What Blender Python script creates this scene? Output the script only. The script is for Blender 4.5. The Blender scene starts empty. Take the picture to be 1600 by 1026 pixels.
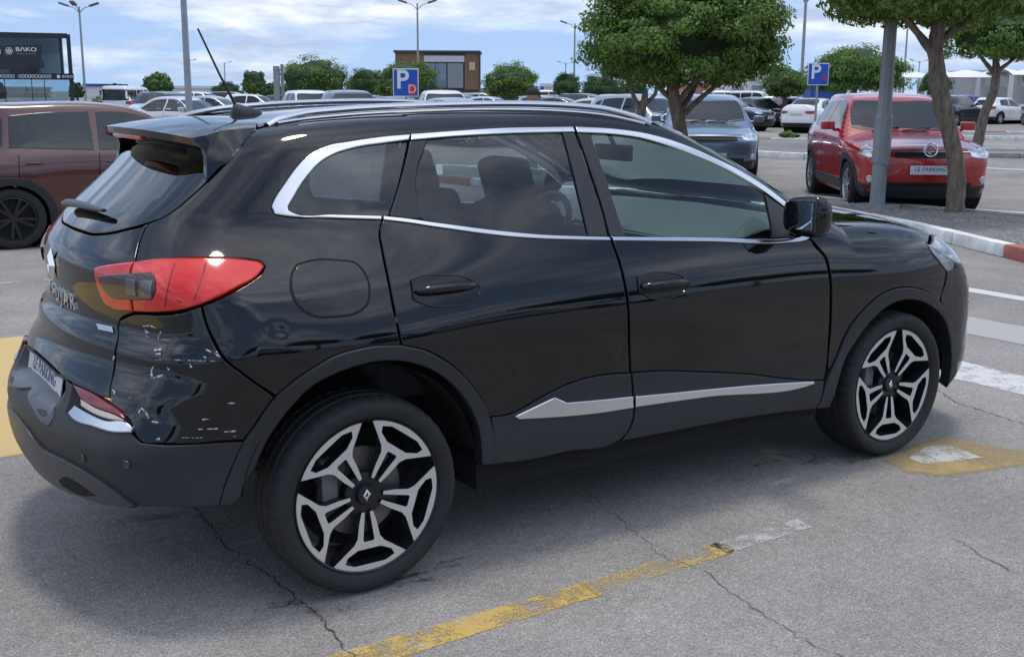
import bpy, bmesh, math, random
import numpy as np
from mathutils import Vector, Matrix
from mathutils.geometry import delaunay_2d_cdt
random.seed(4); rng = np.random.default_rng(7)
SC = bpy.context.scene
COL = SC.collection
rad = math.radians

# ------------------------------------------------------------------ camera
cam_d = bpy.data.cameras.new('camera'); cam = bpy.data.objects.new('camera', cam_d); COL.objects.link(cam)
CAMP = Vector((-1.56808, -4.04463, 1.62206)); YAW, PITCH, ROLL = rad(33.9056), rad(11.7618), rad(0.2711)
_f = Vector((math.sin(YAW)*math.cos(PITCH), math.cos(YAW)*math.cos(PITCH), -math.sin(PITCH)))
_r = _f.cross(Vector((0, 0, 1))).normalized(); _u = _r.cross(_f)
_r2 = _r*math.cos(ROLL)+_u*math.sin(ROLL); _u2 = -_r*math.sin(ROLL)+_u*math.cos(ROLL)
cam.matrix_world = Matrix(((_r2.x, _u2.x, -_f.x, CAMP.x), (_r2.y, _u2.y, -_f.y, CAMP.y), (_r2.z, _u2.z, -_f.z, CAMP.z), (0, 0, 0, 1)))
cam_d.sensor_width = 36; cam_d.lens = 1768.37/1600*36; cam_d.clip_start = .05; cam_d.clip_end = 6000
SC.camera = cam

# ------------------------------------------------------------------ sky, sun, exposure
SUN_EL, SUN_AZ = rad(84), rad(42)        # azimuth measured from +Y towards +X
w = bpy.data.worlds.new('World'); SC.world = w; w.use_nodes = True
nt = w.node_tree; nt.nodes.clear()
def N(t, typ, **k):
    n = t.nodes.new(typ)
    for a, b in k.items(): setattr(n, a, b)
    return n
def L(t, a, b): t.links.new(a, b)
out = N(nt, 'ShaderNodeOutputWorld'); bg = N(nt, 'ShaderNodeBackground'); bg.inputs['Strength'].default_value = .15
sky = N(nt, 'ShaderNodeTexSky', sky_type='NISHITA', sun_disc=False)
sky.sun_elevation = SUN_EL; sky.sun_rotation = SUN_AZ; sky.air_density = 1.1; sky.dust_density = .9; sky.ozone_density = 2.2
tc = N(nt, 'ShaderNodeTexCoord'); sep = N(nt, 'ShaderNodeSeparateXYZ'); L(nt, tc.outputs['Generated'], sep.inputs[0])
def math_n(t, op, a, b=None, clamp=False):
    n = N(t, 'ShaderNodeMath', operation=op); n.use_clamp = clamp
    for i, v in enumerate((a, b)):
        if v is None: continue
        if isinstance(v, (int, float)): n.inputs[i].default_value = v
        else: L(t, v, n.inputs[i])
    return n.outputs[0]
mpz = math_n(nt, 'ADD', math_n(nt, 'MULTIPLY', math_n(nt, 'MAXIMUM', sep.outputs['Z'], 0), .72), .28)
cs = N(nt, 'ShaderNodeCombineXYZ'); L(nt, sep.outputs['X'], cs.inputs[0]); L(nt, sep.outputs['Y'], cs.inputs[1]); L(nt, mpz, cs.inputs[2])
vn = N(nt, 'ShaderNodeVectorMath', operation='NORMALIZE'); L(nt, cs.outputs[0], vn.inputs[0]); L(nt, vn.outputs[0], sky.inputs[0])
zz = math_n(nt, 'MAXIMUM', math_n(nt, 'ADD', sep.outputs['Z'], .17), .08)
cx = math_n(nt, 'DIVIDE', sep.outputs['X'], zz); cy = math_n(nt, 'DIVIDE', sep.outputs['Y'], zz)
cmb = N(nt, 'ShaderNodeCombineXYZ'); L(nt, cx, cmb.inputs[0]); L(nt, cy, cmb.inputs[1])
n1 = N(nt, 'ShaderNodeTexNoise'); n1.inputs['Scale'].default_value = .85; n1.inputs['Detail'].default_value = 9; n1.inputs['Roughness'].default_value = .58; n1.inputs['Distortion'].default_value = .35
L(nt, cmb.outputs[0], n1.inputs['Vector'])
n2 = N(nt, 'ShaderNodeTexNoise'); n2.inputs['Scale'].default_value = 2.6; n2.inputs['Detail'].default_value = 8; n2.inputs['Roughness'].default_value = .6
L(nt, cmb.outputs[0], n2.inputs['Vector'])
rp = N(nt, 'ShaderNodeValToRGB'); rp.color_ramp.elements[0].position = .45; rp.color_ramp.elements[1].position = .63
L(nt, n1.outputs['Fac'], rp.inputs[0])
rp2 = N(nt, 'ShaderNodeValToRGB'); rp2.color_ramp.elements[0].position = .38; rp2.color_ramp.elements[0].color = (3.4, 3.8, 4.6, 1); rp2.color_ramp.elements[1].position = .7; rp2.color_ramp.elements[1].color = (8.2, 8.4, 8.8, 1)
L(nt, n2.outputs['Fac'], rp2.inputs[0])
cm = N(nt, 'ShaderNodeMixRGB'); L(nt, math_n(nt, 'MULTIPLY', rp.outputs['Color'], .85), cm.inputs[0]); hs = N(nt, 'ShaderNodeHueSaturation'); hs.inputs['Saturation'].default_value = .92; L(nt, sky.outputs[0], hs.inputs['Color']); L(nt, hs.outputs[0], cm.inputs[1]); mrz = N(nt, 'ShaderNodeMapRange'); mrz.inputs[1].default_value = 0; mrz.inputs[2].default_value = .45; mrz.inputs[3].default_value = .78; mrz.inputs[4].default_value = 1.75; L(nt, sep.outputs['Z'], mrz.inputs[0])
vs_ = N(nt, 'ShaderNodeVectorMath', operation='SCALE'); L(nt, rp2.outputs[0], vs_.inputs[0]); L(nt, mrz.outputs[0], vs_.inputs['Scale']); L(nt, vs_.outputs[0], cm.inputs[2])
L(nt, cm.outputs[0], bg.inputs['Color']); L(nt, bg.outputs[0], out.inputs[0])

sd = bpy.data.lights.new('sun', 'SUN'); sd.energy = 1.2; sd.angle = rad(10); sd.color = (1, .94, .84)
sun = bpy.data.objects.new('sun', sd); COL.objects.link(sun)
sv = Vector((math.sin(SUN_AZ)*math.cos(SUN_EL), math.cos(SUN_AZ)*math.cos(SUN_EL), math.sin(SUN_EL)))
sun.rotation_euler = sv.to_track_quat('Z', 'Y').to_euler(); sun.location = (0, 0, 30)
SC.view_settings.view_transform = 'Standard'; SC.view_settings.look = 'None'; SC.view_settings.gamma = 1
SC.view_settings.use_curve_mapping = False; SC.view_settings.exposure = 0.28

# ------------------------------------------------------------------ materials
MATS = {}
def srgb(r, g, b):
    f = lambda c: (c/255/12.92) if c/255 <= .04045 else ((c/255+.055)/1.055)**2.4
    return (f(r), f(g), f(b), 1)
def mat(name, col=(.5, .5, .5), rough=.5, metal=0, coat=0, ior=1.5, vary=0, vscale=8, bump=0, bscale=40, spec=None, rvary=0, emit=None, detail=6, stretch=None):
    if name in MATS: return MATS[name]
    m = bpy.data.materials.new(name); m.use_nodes = True; t = m.node_tree; b = t.nodes['Principled BSDF']
    c = tuple(col)[:3]+(1,)
    b.inputs['Base Color'].default_value = c; b.inputs['Roughness'].default_value = rough; b.inputs['Metallic'].default_value = metal; b.inputs['IOR'].default_value = ior
    if coat: b.inputs['Coat Weight'].default_value = coat; b.inputs['Coat Roughness'].default_value = .03
    if spec is not None: b.inputs['Specular IOR Level'].default_value = spec
    if emit: b.inputs['Emission Color'].default_value = c; b.inputs['Emission Strength'].default_value = emit
    if vary or bump or rvary:
        tcn = N(t, 'ShaderNodeTexCoord'); v = tcn.outputs['Object']
        if stretch:
            mp = N(t, 'ShaderNodeMapping'); mp.inputs['Scale'].default_value = stretch; L(t, v, mp.inputs[0]); v = mp.outputs[0]
    if vary or rvary:
        nn = N(t, 'ShaderNodeTexNoise'); nn.inputs['Scale'].default_value = vscale; nn.inputs['Detail'].default_value = detail; nn.inputs['Roughness'].default_value = .65; L(t, v, nn.inputs['Vector'])
        if vary:
            mx = N(t, 'ShaderNodeMixRGB', blend_type='MULTIPLY'); mx.inputs[0].default_value = 1; mx.inputs[1].default_value = c
            r = N(t, 'ShaderNodeValToRGB'); r.color_ramp.elements[0].position = .3; r.color_ramp.elements[1].position = .72
            lo = 1-vary; hi = 1+vary*.6; r.color_ramp.elements[0].color = (lo, lo, lo, 1); r.color_ramp.elements[1].color = (hi, hi, hi, 1)
            L(t, nn.outputs['Fac'], r.inputs[0]); L(t, r.outputs[0], mx.inputs[2]); L(t, mx.outputs[0], b.inputs['Base Color'])
        if rvary:
            mr = N(t, 'ShaderNodeMapRange'); mr.inputs['From Min'].default_value = .3; mr.inputs['From Max'].default_value = .7
            mr.inputs['To Min'].default_value = max(0, rough-rvary); mr.inputs['To Max'].default_value = rough+rvary; L(t, nn.outputs['Fac'], mr.inputs['Value']); L(t, mr.outputs[0], b.inputs['Roughness'])
    if bump:
        nb = N(t, 'ShaderNodeTexNoise'); nb.inputs['Scale'].default_value = bscale; nb.inputs['Detail'].default_value = 5; L(t, v, nb.inputs['Vector'])
        bm_ = N(t, 'ShaderNodeBump'); bm_.inputs['Strength'].default_value = 1; bm_.inputs['Distance'].default_value = bump; L(t, nb.outputs['Fac'], bm_.inputs['Height']); L(t, bm_.outputs[0], b.inputs['Normal'])
    MATS[name] = m; return m
def glass(name, tint, refl=1.5, rough=.0):
    if name in MATS: return MATS[name]
    m = bpy.data.materials.new(name); m.use_nodes = True; t = m.node_tree; t.nodes.clear()
    o = N(t, 'ShaderNodeOutputMaterial'); tr = N(t, 'ShaderNodeBsdfTransparent'); tr.inputs[0].default_value = tuple(tint)+(1,)
    gl = N(t, 'ShaderNodeBsdfGlossy'); gl.inputs['Roughness'].default_value = rough; gl.inputs[0].default_value = (1, 1, 1, 1)
    fr = N(t, 'ShaderNodeFresnel'); fr.inputs[0].default_value = refl
    mx = N(t, 'ShaderNodeMixShader'); L(t, math_n(t, 'MULTIPLY', fr.outputs[0], 1.15, True), mx.inputs[0]); L(t, tr.outputs[0], mx.inputs[1]); L(t, gl.outputs[0], mx.inputs[2]); L(t, mx.outputs[0], o.inputs[0])
    MATS[name] = m; return m
def worn(name, col, keep=.5, scale=9, col2=None, edge=.06, fine=60, seed=0.):
    """worn road paint: the noise decides where paint is left and where asphalt shows"""
    if name in MATS: return MATS[name]
    m = bpy.data.materials.new(name); m.use_nodes = True; t = m.node_tree; b = t.nodes['Principled BSDF']; o = t.nodes['Material Output']
    b.inputs['Roughness'].default_value = .75
    tcn = N(t, 'ShaderNodeTexCoord'); mp = N(t, 'ShaderNodeMapping'); mp.inputs['Location'].default_value = (seed, seed*.7, 0); L(t, tcn.outputs['Object'], mp.inputs[0])
    a = N(t, 'ShaderNodeTexNoise'); a.inputs['Scale'].default_value = scale; a.inputs['Detail'].default_value = 8; a.inputs['Roughness'].default_value = .7; L(t, mp.outputs[0], a.inputs['Vector'])
    f = N(t, 'ShaderNodeTexNoise'); f.inputs['Scale'].default_value = fine; f.inputs['Detail'].default_value = 4; L(t, mp.outputs[0], f.inputs['Vector'])
    s = math_n(t, 'ADD', math_n(t, 'MULTIPLY', a.outputs['Fac'], .68), math_n(t, 'MULTIPLY', f.outputs['Fac'], .32))
    at = N(t, 'ShaderNodeAttribute', attribute_name='fade'); s = math_n(t, 'ADD', s, math_n(t, 'MULTIPLY', math_n(t, 'SUBTRACT', at.outputs['Fac'], 1), .30))
    mr = N(t, 'ShaderNodeMapRange'); mr.inputs['From Min'].default_value = 1-keep-edge; mr.inputs['From Max'].default_value = 1-keep+edge; L(t, s, mr.inputs['Value'])
    tr = N(t, 'ShaderNodeBsdfTransparent'); mx = N(t, 'ShaderNodeMixShader'); L(t, mr.outputs[0], mx.inputs[0]); L(t, tr.outputs[0], mx.inputs[1]); L(t, b.outputs[0], mx.inputs[2]); L(t, mx.outputs[0], o.inputs[0])
    cr = N(t, 'ShaderNodeMixRGB'); cr.inputs[1].default_value = tuple(col2 or [c*.8 for c in col])[:3]+(1,); cr.inputs[2].default_value = tuple(col)[:3]+(1,); L(t, f.outputs['Fac'], cr.inputs[0]); L(t, cr.outputs[0], b.inputs['Base Color'])
    MATS[name] = m; return m

# ------------------------------------------------------------------ mesh helpers
def ob(name, me, parent=None, m=None):
    o = bpy.data.objects.new(name, me); COL.objects.link(o)
    if m is not None and me is not None and not me.materials: me.materials.append(m)
    if parent is not None: o.parent = parent
    return o
def mesh(name, v, f, m=None, smooth=False, normals=None):
    me = bpy.data.meshes.new(name); me.from_pydata([tuple(map(float, p)) for p in v], [], [tuple(int(i) for i in q) for q in f])
    if m: me.materials.append(m)
    if smooth or normals is not None: me.polygons.foreach_set('use_smooth', [True]*len(me.polygons))
    me.update()
    if normals is not None: me.normals_split_custom_set_from_vertices([tuple(map(float, n)) for n in normals])
    return me
def thing(name, label, cat, loc=(0, 0, 0), rz=0, group=None):
    o = bpy.data.objects.new(name, None); COL.objects.link(o); o.empty_display_size = .3
    o.location = loc; o.rotation_euler = (0, 0, rz); tag(o, label, cat, group); return o
def tag(o, label, cat, group=None, kind=None):
    o['label'] = label; o['category'] = cat
    if group: o['group'] = group
    if kind: o['kind'] = kind
    return o
def struct(o): o['kind'] = 'structure'; return o
class MB:
    """collects shapes into one mesh"""
    def __init__(s): s.v = []; s.f = []
    def add(s, v, f):
        k = len(s.v); s.v += [tuple(p) for p in v]; s.f += [tuple(i+k for i in q) for q in f]; return s
    def box(s, c, d, rot=None):
        vs = []
        for sx in (-1, 1):
            for sy in (-1, 1):
                for sz in (-1, 1):
                    p = Vector((sx*d[0]/2, sy*d[1]/2, sz*d[2]/2))
                    if rot is not None: p = rot @ p
                    vs.append((p.x+c[0], p.y+c[1], p.z+c[2]))
        return s.add(vs, [(0, 1, 3, 2), (4, 6, 7, 5), (0, 4, 5, 1), (2, 3, 7, 6), (0, 2, 6, 4), (1, 5, 7, 3)])
    def tube(s, pts, rads, n=10, cap=True, squash=None):
        pts = [Vector(p) for p in pts]; m = len(pts); rings = []
        if isinstance(rads, (int, float)): rads = [rads]*m
        ref = Vector((0, 0, 1))
        for i, p in enumerate(pts):
            d = (pts[min(i+1, m-1)]-pts[max(i-1, 0)]).normalized()
            if abs(d.dot(ref)) > .95: ref = Vector((1, 0, 0)) if abs(d.x) < .9 else Vector((0, 1, 0))
            a = d.cross(ref).normalized(); b = d.cross(a).normalized(); ref = -b if abs(b.dot(ref)) > .2 and b.dot(ref) < 0 else (b if abs(b.dot(ref)) > .2 else ref)
            rings.append([p+(a*math.cos(2*math.pi*k/n)+b*math.sin(2*math.pi*k/n)*(squash or 1))*rads[i] for k in range(n)])
        v = [q for r in rings for q in r]; f = []
        for i in range(m-1):
            for k in range(n): f.append((i*n+k, i*n+(k+1) % n, (i+1)*n+(k+1) % n, (i+1)*n+k))
        if cap: f.append(tuple(range(n))[::-1]); f.append(tuple((m-1)*n+k for k in range(n)))
        return s.add(v, f)
    def lathe(s, prof, n=32, axis='Y', c=(0, 0, 0)):
        v = []; f = []; m = len(prof)
        for k in range(n):
            a = 2*math.pi*k/n; ca, sa = math.cos(a), math.sin(a)
            for (r, h) in prof:
                q = (r*ca, h, r*sa) if axis == 'Y' else (r*ca, r*sa, h)
                v.append((q[0]+c[0], q[1]+c[1], q[2]+c[2]))
        for k in range(n):
            for i in range(m-1):
                f.append((k*m+i, ((k+1) % n)*m+i, ((k+1) % n)*m+i+1, k*m+i+1))
        return s.add(v, f)
    def prism(s, poly, z0, z1):
        n = len(poly); v = [(p[0], p[1], z0) for p in poly]+[(p[0], p[1], z1) for p in poly]
        return s.add(v, [tuple(range(n))[::-1], tuple(range(n, 2*n))]+[(i, (i+1) % n, n+(i+1) % n, n+i) for i in range(n)])
    def obj(s, name, m, parent=None, smooth=False, bevel=0, seg=2, angle=None):
        me = mesh(name, s.v, s.f, m, smooth)
        bm = bmesh.new(); bm.from_mesh(me)
        bmesh.ops.recalc_face_normals(bm, faces=bm.faces)
        if bevel:
            es = [e for e in bm.edges if len(e.link_faces) == 2 and e.calc_face_angle(0) > rad(30)]
            bmesh.ops.bevel(bm, geom=es, offset=bevel, segments=seg, affect='EDGES', profile=.6, clamp_overlap=True)
        bm.to_mesh(me); bm.free()
        if smooth or bevel:
            me.polygons.foreach_set('use_smooth', [True]*len(me.polygons)); me.set_sharp_from_angle(angle=rad(angle or 38))
        return ob(name, me, parent)
def copy_tree(o, parent=None):
    c = o.copy(); COL.objects.link(c); c.parent = parent
    for ch in o.children: copy_tree(ch, c)
    return c
def text_mesh(txt, size, m, depth=.002, name='lettering', bold=False, extend=1.0):
    cu = bpy.data.curves.new('t', 'FONT'); cu.body = txt; cu.size = size; cu.align_x = 'CENTER'; cu.align_y = 'CENTER'; cu.extrude = depth; cu.space_character = extend
    if bold: cu.offset = size*.018
    o = bpy.data.objects.new('t', cu); COL.objects.link(o)
    dg = bpy.context.evaluated_depsgraph_get(); me = bpy.data.meshes.new_from_object(o.evaluated_get(dg)); me.name = name
    bpy.data.objects.remove(o); me.materials.clear(); me.materials.append(m); return me
# ------------------------------------------------------------------ car surfaces: smooth implicit bodies that panels are cut from
def cub(xs, ys):
    xs = np.array(xs, float); ys = np.array(ys, float); n = len(xs); h = np.diff(xs)
    A = np.zeros((n, n)); b = np.zeros(n); A[0, 0] = A[-1, -1] = 1
    for i in range(1, n-1):
        A[i, i-1] = h[i-1]; A[i, i] = 2*(h[i-1]+h[i]); A[i, i+1] = h[i]; b[i] = 6*((ys[i+1]-ys[i])/h[i]-(ys[i]-ys[i-1])/h[i-1])
    m = np.linalg.solve(A, b)
    s0 = (ys[1]-ys[0])/h[0]-h[0]*m[1]/6; s1 = (ys[-1]-ys[-2])/h[-1]+h[-1]*m[-2]/6
    def f(x):
        x = np.asarray(x, float); i = np.clip(np.searchsorted(xs, x)-1, 0, n-2); xc = np.clip(x, xs[0], xs[-1])
        t = xc-xs[i]; u = xs[i+1]-xc; hh = h[i]
        v = (m[i]*u**3+m[i+1]*t**3)/(6*hh)+(ys[i]/hh-m[i]*hh/6)*u+(ys[i+1]/hh-m[i+1]*hh/6)*t
        return v+np.where(x < xs[0], (x-xs[0])*s0, 0)+np.where(x > xs[-1], (x-xs[-1])*s1, 0)
    return f
def ss(a, b, x):
    t = np.clip((x-a)/(b-a), 0, 1); return t*t*(3-2*t)
def smin(a, b, k):
    h = np.clip(.5+.5*(b-a)/k, 0, 1); return b+(a-b)*h-k*h*(1-h)
def gau(x, z, x0, z0, sx, sz): return np.exp(-((x-x0)/sx)**2-((z-z0)/sz)**2)
class Surf:
    def __init__(s, F, xa, xb, ru=.9): s.F = F; s.xa = xa; s.xb = xb; s.ru = ru; s.uc = xa-ru*math.pi/2; s.uf = xb+ru*math.pi/2
    def normal(s, P):
        e = 1e-4; g = np.stack([s.F(P+d)-s.F(P-d) for d in np.eye(3)*e], -1); g = -g; return g/np.linalg.norm(g, axis=-1, keepdims=True)
    def wrap(s, uz, off=0.):
        uz = np.asarray(uz, float); u, z = uz[:, 0], uz[:, 1]
        ang = np.where(u < s.xa, -(s.xa-u)/s.ru, np.where(u > s.xb, (u-s.xb)/s.ru, 0)); ox = np.clip(u, s.xa, s.xb)
        D = np.stack([np.sin(ang), -np.cos(ang), 0*u], 1); O = np.stack([ox, 0*u, z], 1)
        lo = np.zeros(len(u)); hi = np.full(len(u), 3.2)
        for _ in range(34):
            mid = (lo+hi)/2; v = s.F(O+D*mid[:, None]) > 0; lo = np.where(v, mid, lo); hi = np.where(v, hi, mid)
        P = O+D*lo[:, None]; n = s.normal(P); return P+n*off, n
    def over(s, xy, off=0., z0=.7, z1=2.4):
        xy = np.asarray(xy, float); lo = np.full(len(xy), z0); hi = np.full(len(xy), z1)
        for _ in range(34):
            mid = (lo+hi)/2; v = s.F(np.column_stack([xy, mid])) > 0; lo = np.where(v, mid, lo); hi = np.where(v, hi, mid)
        P = np.column_stack([xy, lo]); n = s.normal(P); return P+n*off, n
def smooth_poly(pts, step=.012, corner=42, closed=True):
    p = np.array(pts, float); n = len(p); out = []
    d = np.roll(p, -1, 0)-p; ln = np.linalg.norm(d, axis=1)+1e-9; du = d/ln[:, None]
    cor = np.zeros(n, bool)
    for i in range(n): cor[i] = math.degrees(math.acos(max(-1, min(1, float(du[i-1] @ du[i]))))) > corner
    if not closed: cor[0] = cor[-1] = True
    for i in range(n if closed else n-1):
        j = (i+1) % n
        def tan(k, seg):
            if cor[k]: return du[seg]
            t = du[k-1]*ln[k]+du[k]*ln[k-1]; return t/np.linalg.norm(t)
        m0 = tan(i, i)*ln[i]; m1 = tan(j, i)*ln[i]; q = max(1, int(math.ceil(ln[i]/step)))
        for k in range(q):
            t = k/q; out.append((2*t**3-3*t*t+1)*p[i]+(t**3-2*t*t+t)*m0+(-2*t**3+3*t*t)*p[j]+(t**3-t*t)*m1)
    if not closed: out.append(p[-1])
    return np.array(out)
def inside(poly, q):
    x, y = q[:, 0], q[:, 1]; c = np.zeros(len(q), bool); a = poly; b = np.roll(poly, -1, 0)
    for (x0, y0), (x1, y1) in zip(a, b):
        if y0 == y1: continue
        k = ((y0 > y) != (y1 > y)) & (x < (x1-x0)*(y-y0)/(y1-y0)+x0); c ^= k
    return c
def area2(p): x, y = p[:, 0], p[:, 1]; return .5*np.sum(x*np.roll(y, -1)-np.roll(x, -1)*y)
def inset(loop, d):
    if area2(loop) < 0: loop = loop[::-1]
    t = np.roll(loop, -1, 0)-np.roll(loop, 1, 0); t /= np.linalg.norm(t, axis=1, keepdims=True)+1e-9
    return loop, loop+np.stack([-t[:, 1], t[:, 0]], 1)*d
def tri(loops, grid):
    """constrained triangulation of the outer loop (minus hole loops) with extra inner points"""
    v = []; edges = []
    for l in loops:
        k = len(v); n = len(l); v += [Vector((float(a), float(b))) for a, b in l]; edges += [(k+i, k+(i+1) % n) for i in range(n)]
    v += [Vector((float(a), float(b))) for a, b in grid]
    r = delaunay_2d_cdt(v, edges, [], 0, 1e-6)
    T = np.array([(p.x, p.y) for p in r[0]]); fs = [tuple(f) for f in r[2]]
    c = np.array([T[list(f)].mean(0) for f in fs]); keep = inside(np.array(loops[0]), c)
    for l in loops[1:]: keep &= ~inside(np.array(l), c)
    return T, [f for f, k in zip(fs, keep) if k]
def panel(name, mp, poly, m, parent, off=0., h=.03, thick=.014, lip=.004, step=.012, corner=42, mirror=False, smooth=True, both=False, holes=()):
    """a curved sheet-metal panel: outline in the surface's own coordinates, rolled edge, return flange"""
    lp = smooth_poly(poly, step, corner) if smooth else np.array(poly, float)
    lp, li = inset(lp, lip)
    lo, hi = lp.min(0), lp.max(0)
    gx, gy = np.meshgrid(np.arange(lo[0]+h/2, hi[0], h), np.arange(lo[1]+h/2, hi[1], h)); g = np.stack([gx.ravel(), gy.ravel()], 1)
    _, shr = inset(lp, lip+h*.35); g = g[inside(shr, g)] if len(shr) > 3 else g
    hl = []
    for hp in holes:
        q = smooth_poly(hp, step, corner); hl.append(q); _, gq = inset(q, -h*.35); g = g[~inside(gq, g)]
    T, fs = tri([li]+hl, g)
    P, n = mp(T, off)
    v = [tuple(p) for p in P]; nn = [tuple(q) for q in n]; f = []
    for a in fs:
        if len(a) == 3:
            q = P[list(a)]; c = np.cross(q[1]-q[0], q[2]-q[0]); f.append(a if c @ n[a[0]] > 0 else a[::-1])
        else: f.append(a)
    Po, no = mp(lp, off); Pi, ni = mp(li, off)
    outw = Po-Pi; outw /= np.linalg.norm(outw, axis=1, keepdims=True)+1e-9
    k = len(v); K = len(lp)
    rings = [(Pi, ni), (Po-no*lip*.45, ni*.55+outw*.8), (Po-no*lip*.45, outw), (Po-no*thick, outw)]
    for R_, q in rings:
        q = q/np.linalg.norm(q, axis=1, keepdims=True); v += [tuple(a) for a in R_]; nn += [tuple(a) for a in q]
    for r_ in (0, 2):
        for i in range(K):
            j = (i+1) % K; a, b, c, d = k+r_*K+i, k+r_*K+j, k+(r_+1)*K+j, k+(r_+1)*K+i
            q = np.array([v[a], v[b], v[d]]); cr = np.cross(q[1]-q[0], q[2]-q[0]); f.append((a, b, c, d) if cr @ np.array(nn[d]) > 0 else (d, c, b, a))
    def mk(mir):
        vv, n2, ff = v, nn, f
        if mir: vv = [(a, -b, c) for a, b, c in v]; n2 = [(a, -b, c) for a, b, c in nn]; ff = [q[::-1] for q in f]
        return ob(name, mesh(name, vv, ff, m, True, n2), parent)
    if both: return mk(False), mk(True)
    return mk(mirror)
# ------------------------------------------------------------------ ground, markings, islands
def asphalt(name, base=.17, warm=0., coarse=1.):
    if name in MATS: return MATS[name]
    m = bpy.data.materials.new(name); m.use_nodes = True; t = m.node_tree; b = t.nodes['Principled BSDF']; b.inputs['Roughness'].default_value = .88; b.inputs['Specular IOR Level'].default_value = .3
    tcn = N(t, 'ShaderNodeTexCoord'); v = tcn.outputs['Object']
    def noise(sc, det=6, ro=.6): n = N(t, 'ShaderNodeTexNoise'); n.inputs['Scale'].default_value = sc; n.inputs['Detail'].default_value = det; n.inputs['Roughness'].default_value = ro; L(t, v, n.inputs['Vector']); return n.outputs['Fac']
    def mrange(x, a, b_, c, d): n = N(t, 'ShaderNodeMapRange'); n.inputs[1].default_value = a; n.inputs[2].default_value = b_; n.inputs[3].default_value = c; n.inputs[4].default_value = d; L(t, x, n.inputs[0]); return n.outputs[0]
    vo = N(t, 'ShaderNodeTexVoronoi'); vo.inputs['Scale'].default_value = 105*coarse; L(t, v, vo.inputs['Vector'])
    sp = N(t, 'ShaderNodeSeparateColor'); L(t, vo.outputs['Color'], sp.inputs[0])
    stone = math_n(t, 'MULTIPLY', mrange(sp.outputs[0], .45, 1, 0, 1), mrange(vo.outputs['Distance'], .18, .5, 1, 0))
    k = math_n(t, 'MULTIPLY', mrange(noise(.35), .3, .7, .76, 1.18), mrange(noise(1.7, 9, .72), .3, .7, .80, 1.15))
    k = math_n(t, 'MULTIPLY', k, mrange(noise(26, 6, .75), .25, .75, .70, 1.28))
    k = math_n(t, 'MULTIPLY', k, mrange(noise(120*coarse, 3, .6), .28, .72, .50, 1.5))
    val = math_n(t, 'ADD', math_n(t, 'MULTIPLY', k, base), math_n(t, 'MULTIPLY', stone, base*.8))
    cmbn = N(t, 'ShaderNodeCombineColor'); L(t, math_n(t, 'MULTIPLY', val, 1.0+warm), cmbn.inputs[0]); L(t, val, cmbn.inputs[1]); L(t, math_n(t, 'MULTIPLY', val, 1.02-warm*1.3), cmbn.inputs[2]); L(t, cmbn.outputs[0], b.inputs['Base Color'])
    bu = N(t, 'ShaderNodeBump'); bu.inputs['Strength'].default_value = .7; bu.inputs['Distance'].default_value = .004
    L(t, math_n(t, 'ADD', math_n(t, 'MULTIPLY', noise(140*coarse, 3), 1.0), math_n(t, 'MULTIPLY', stone, .8)), bu.inputs['Height']); L(t, bu.outputs[0], b.inputs['Normal'])
    MATS[name] = m; return m
ground = struct(ob('ground', mesh('ground', [(-900, -900, 0), (2200, -900, 0), (2200, 2200, 0), (-900, 2200, 0)], [(0, 1, 2, 3)], asphalt('aged_asphalt', .255, .075))))
def sheet(name, pts, m, z=.002, parent=None, fade=.022):
    """a painted sheet; the 'fade' attribute falls to 0 at its border so that the paint wears away unevenly there"""
    lp = smooth_poly([list(p) for p in pts], .08 if fade < .2 else 3, 5); lp, li = inset(lp, fade); T, fs = tri([lp, li], np.zeros((0, 2))) if False else (None, None)
    n = len(lp); v = [(a, b, z) for a, b in lp]+[(a, b, z) for a, b in li]; f = [(i, (i+1) % n, n+(i+1) % n, n+i) for i in range(n)]
    T, fs = tri([li], np.zeros((0, 2))); k = len(v); v += [(a, b, z) for a, b in T]; f += [tuple(k+i for i in q) for q in fs]
    me = mesh(name, v, f, m); at = me.attributes.new('fade', 'FLOAT', 'POINT'); at.data.foreach_set('value', [0.]*n+[1.]*(len(v)-n)); o = ob(name, me, parent or ground)
    bm = bmesh.new(); bm.from_mesh(me); bmesh.ops.recalc_face_normals(bm, faces=bm.faces)
    if sum(q.normal.z for q in bm.faces) < 0: bmesh.ops.reverse_faces(bm, faces=bm.faces)
    bm.to_mesh(me); bm.free(); return o
YEL = (.60, .40, .10); WHT = (.52, .51, .48)
sheet('painted_line', [(-.75, -1.356), (.64, -1.340), (.66, -1.198), (-.70, -1.188)], worn('worn_yellow_paint', YEL, .55, 6, (.52, .37, .12), edge=.05, fine=130))
sheet('painted_line', [(.60, -1.340), (1.27, -1.322), (1.27, -1.190), (.61, -1.196)], worn('very_worn_yellow_paint', YEL, .48, 6, (.5, .38, .16), edge=.06, fine=130, seed=3))
sheet('painted_line', [(-.7, -1.345), (1.8, -1.30), (1.8, -1.20), (-.7, -1.19)], worn('worn_white_underpaint', (.55, .53, .48), .40, 7, seed=5.3), .0035)
sheet('painted_line', [(1.20, -1.322), (1.68, -1.312), (1.70, -1.190), (1.20, -1.194)], worn('worn_white_paint', WHT, .535, 9, edge=.06, fine=130, seed=1.7), .002)
sheet('painted_band', [(-6, 1.20), (.35, 1.27), (.4, 4.0), (-6, 4.10)], worn('dusty_yellow_paint', (.60, .42, .15), .68, 1.2, (.52, .39, .18), edge=.12), fade=.06)
sheet('painted_line', [(-8, 6.32), (3, 6.30), (3, 6.40), (-8, 6.42)], worn('faded_yellow_paint', (.46, .40, .24), .55, 4, seed=2))
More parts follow.
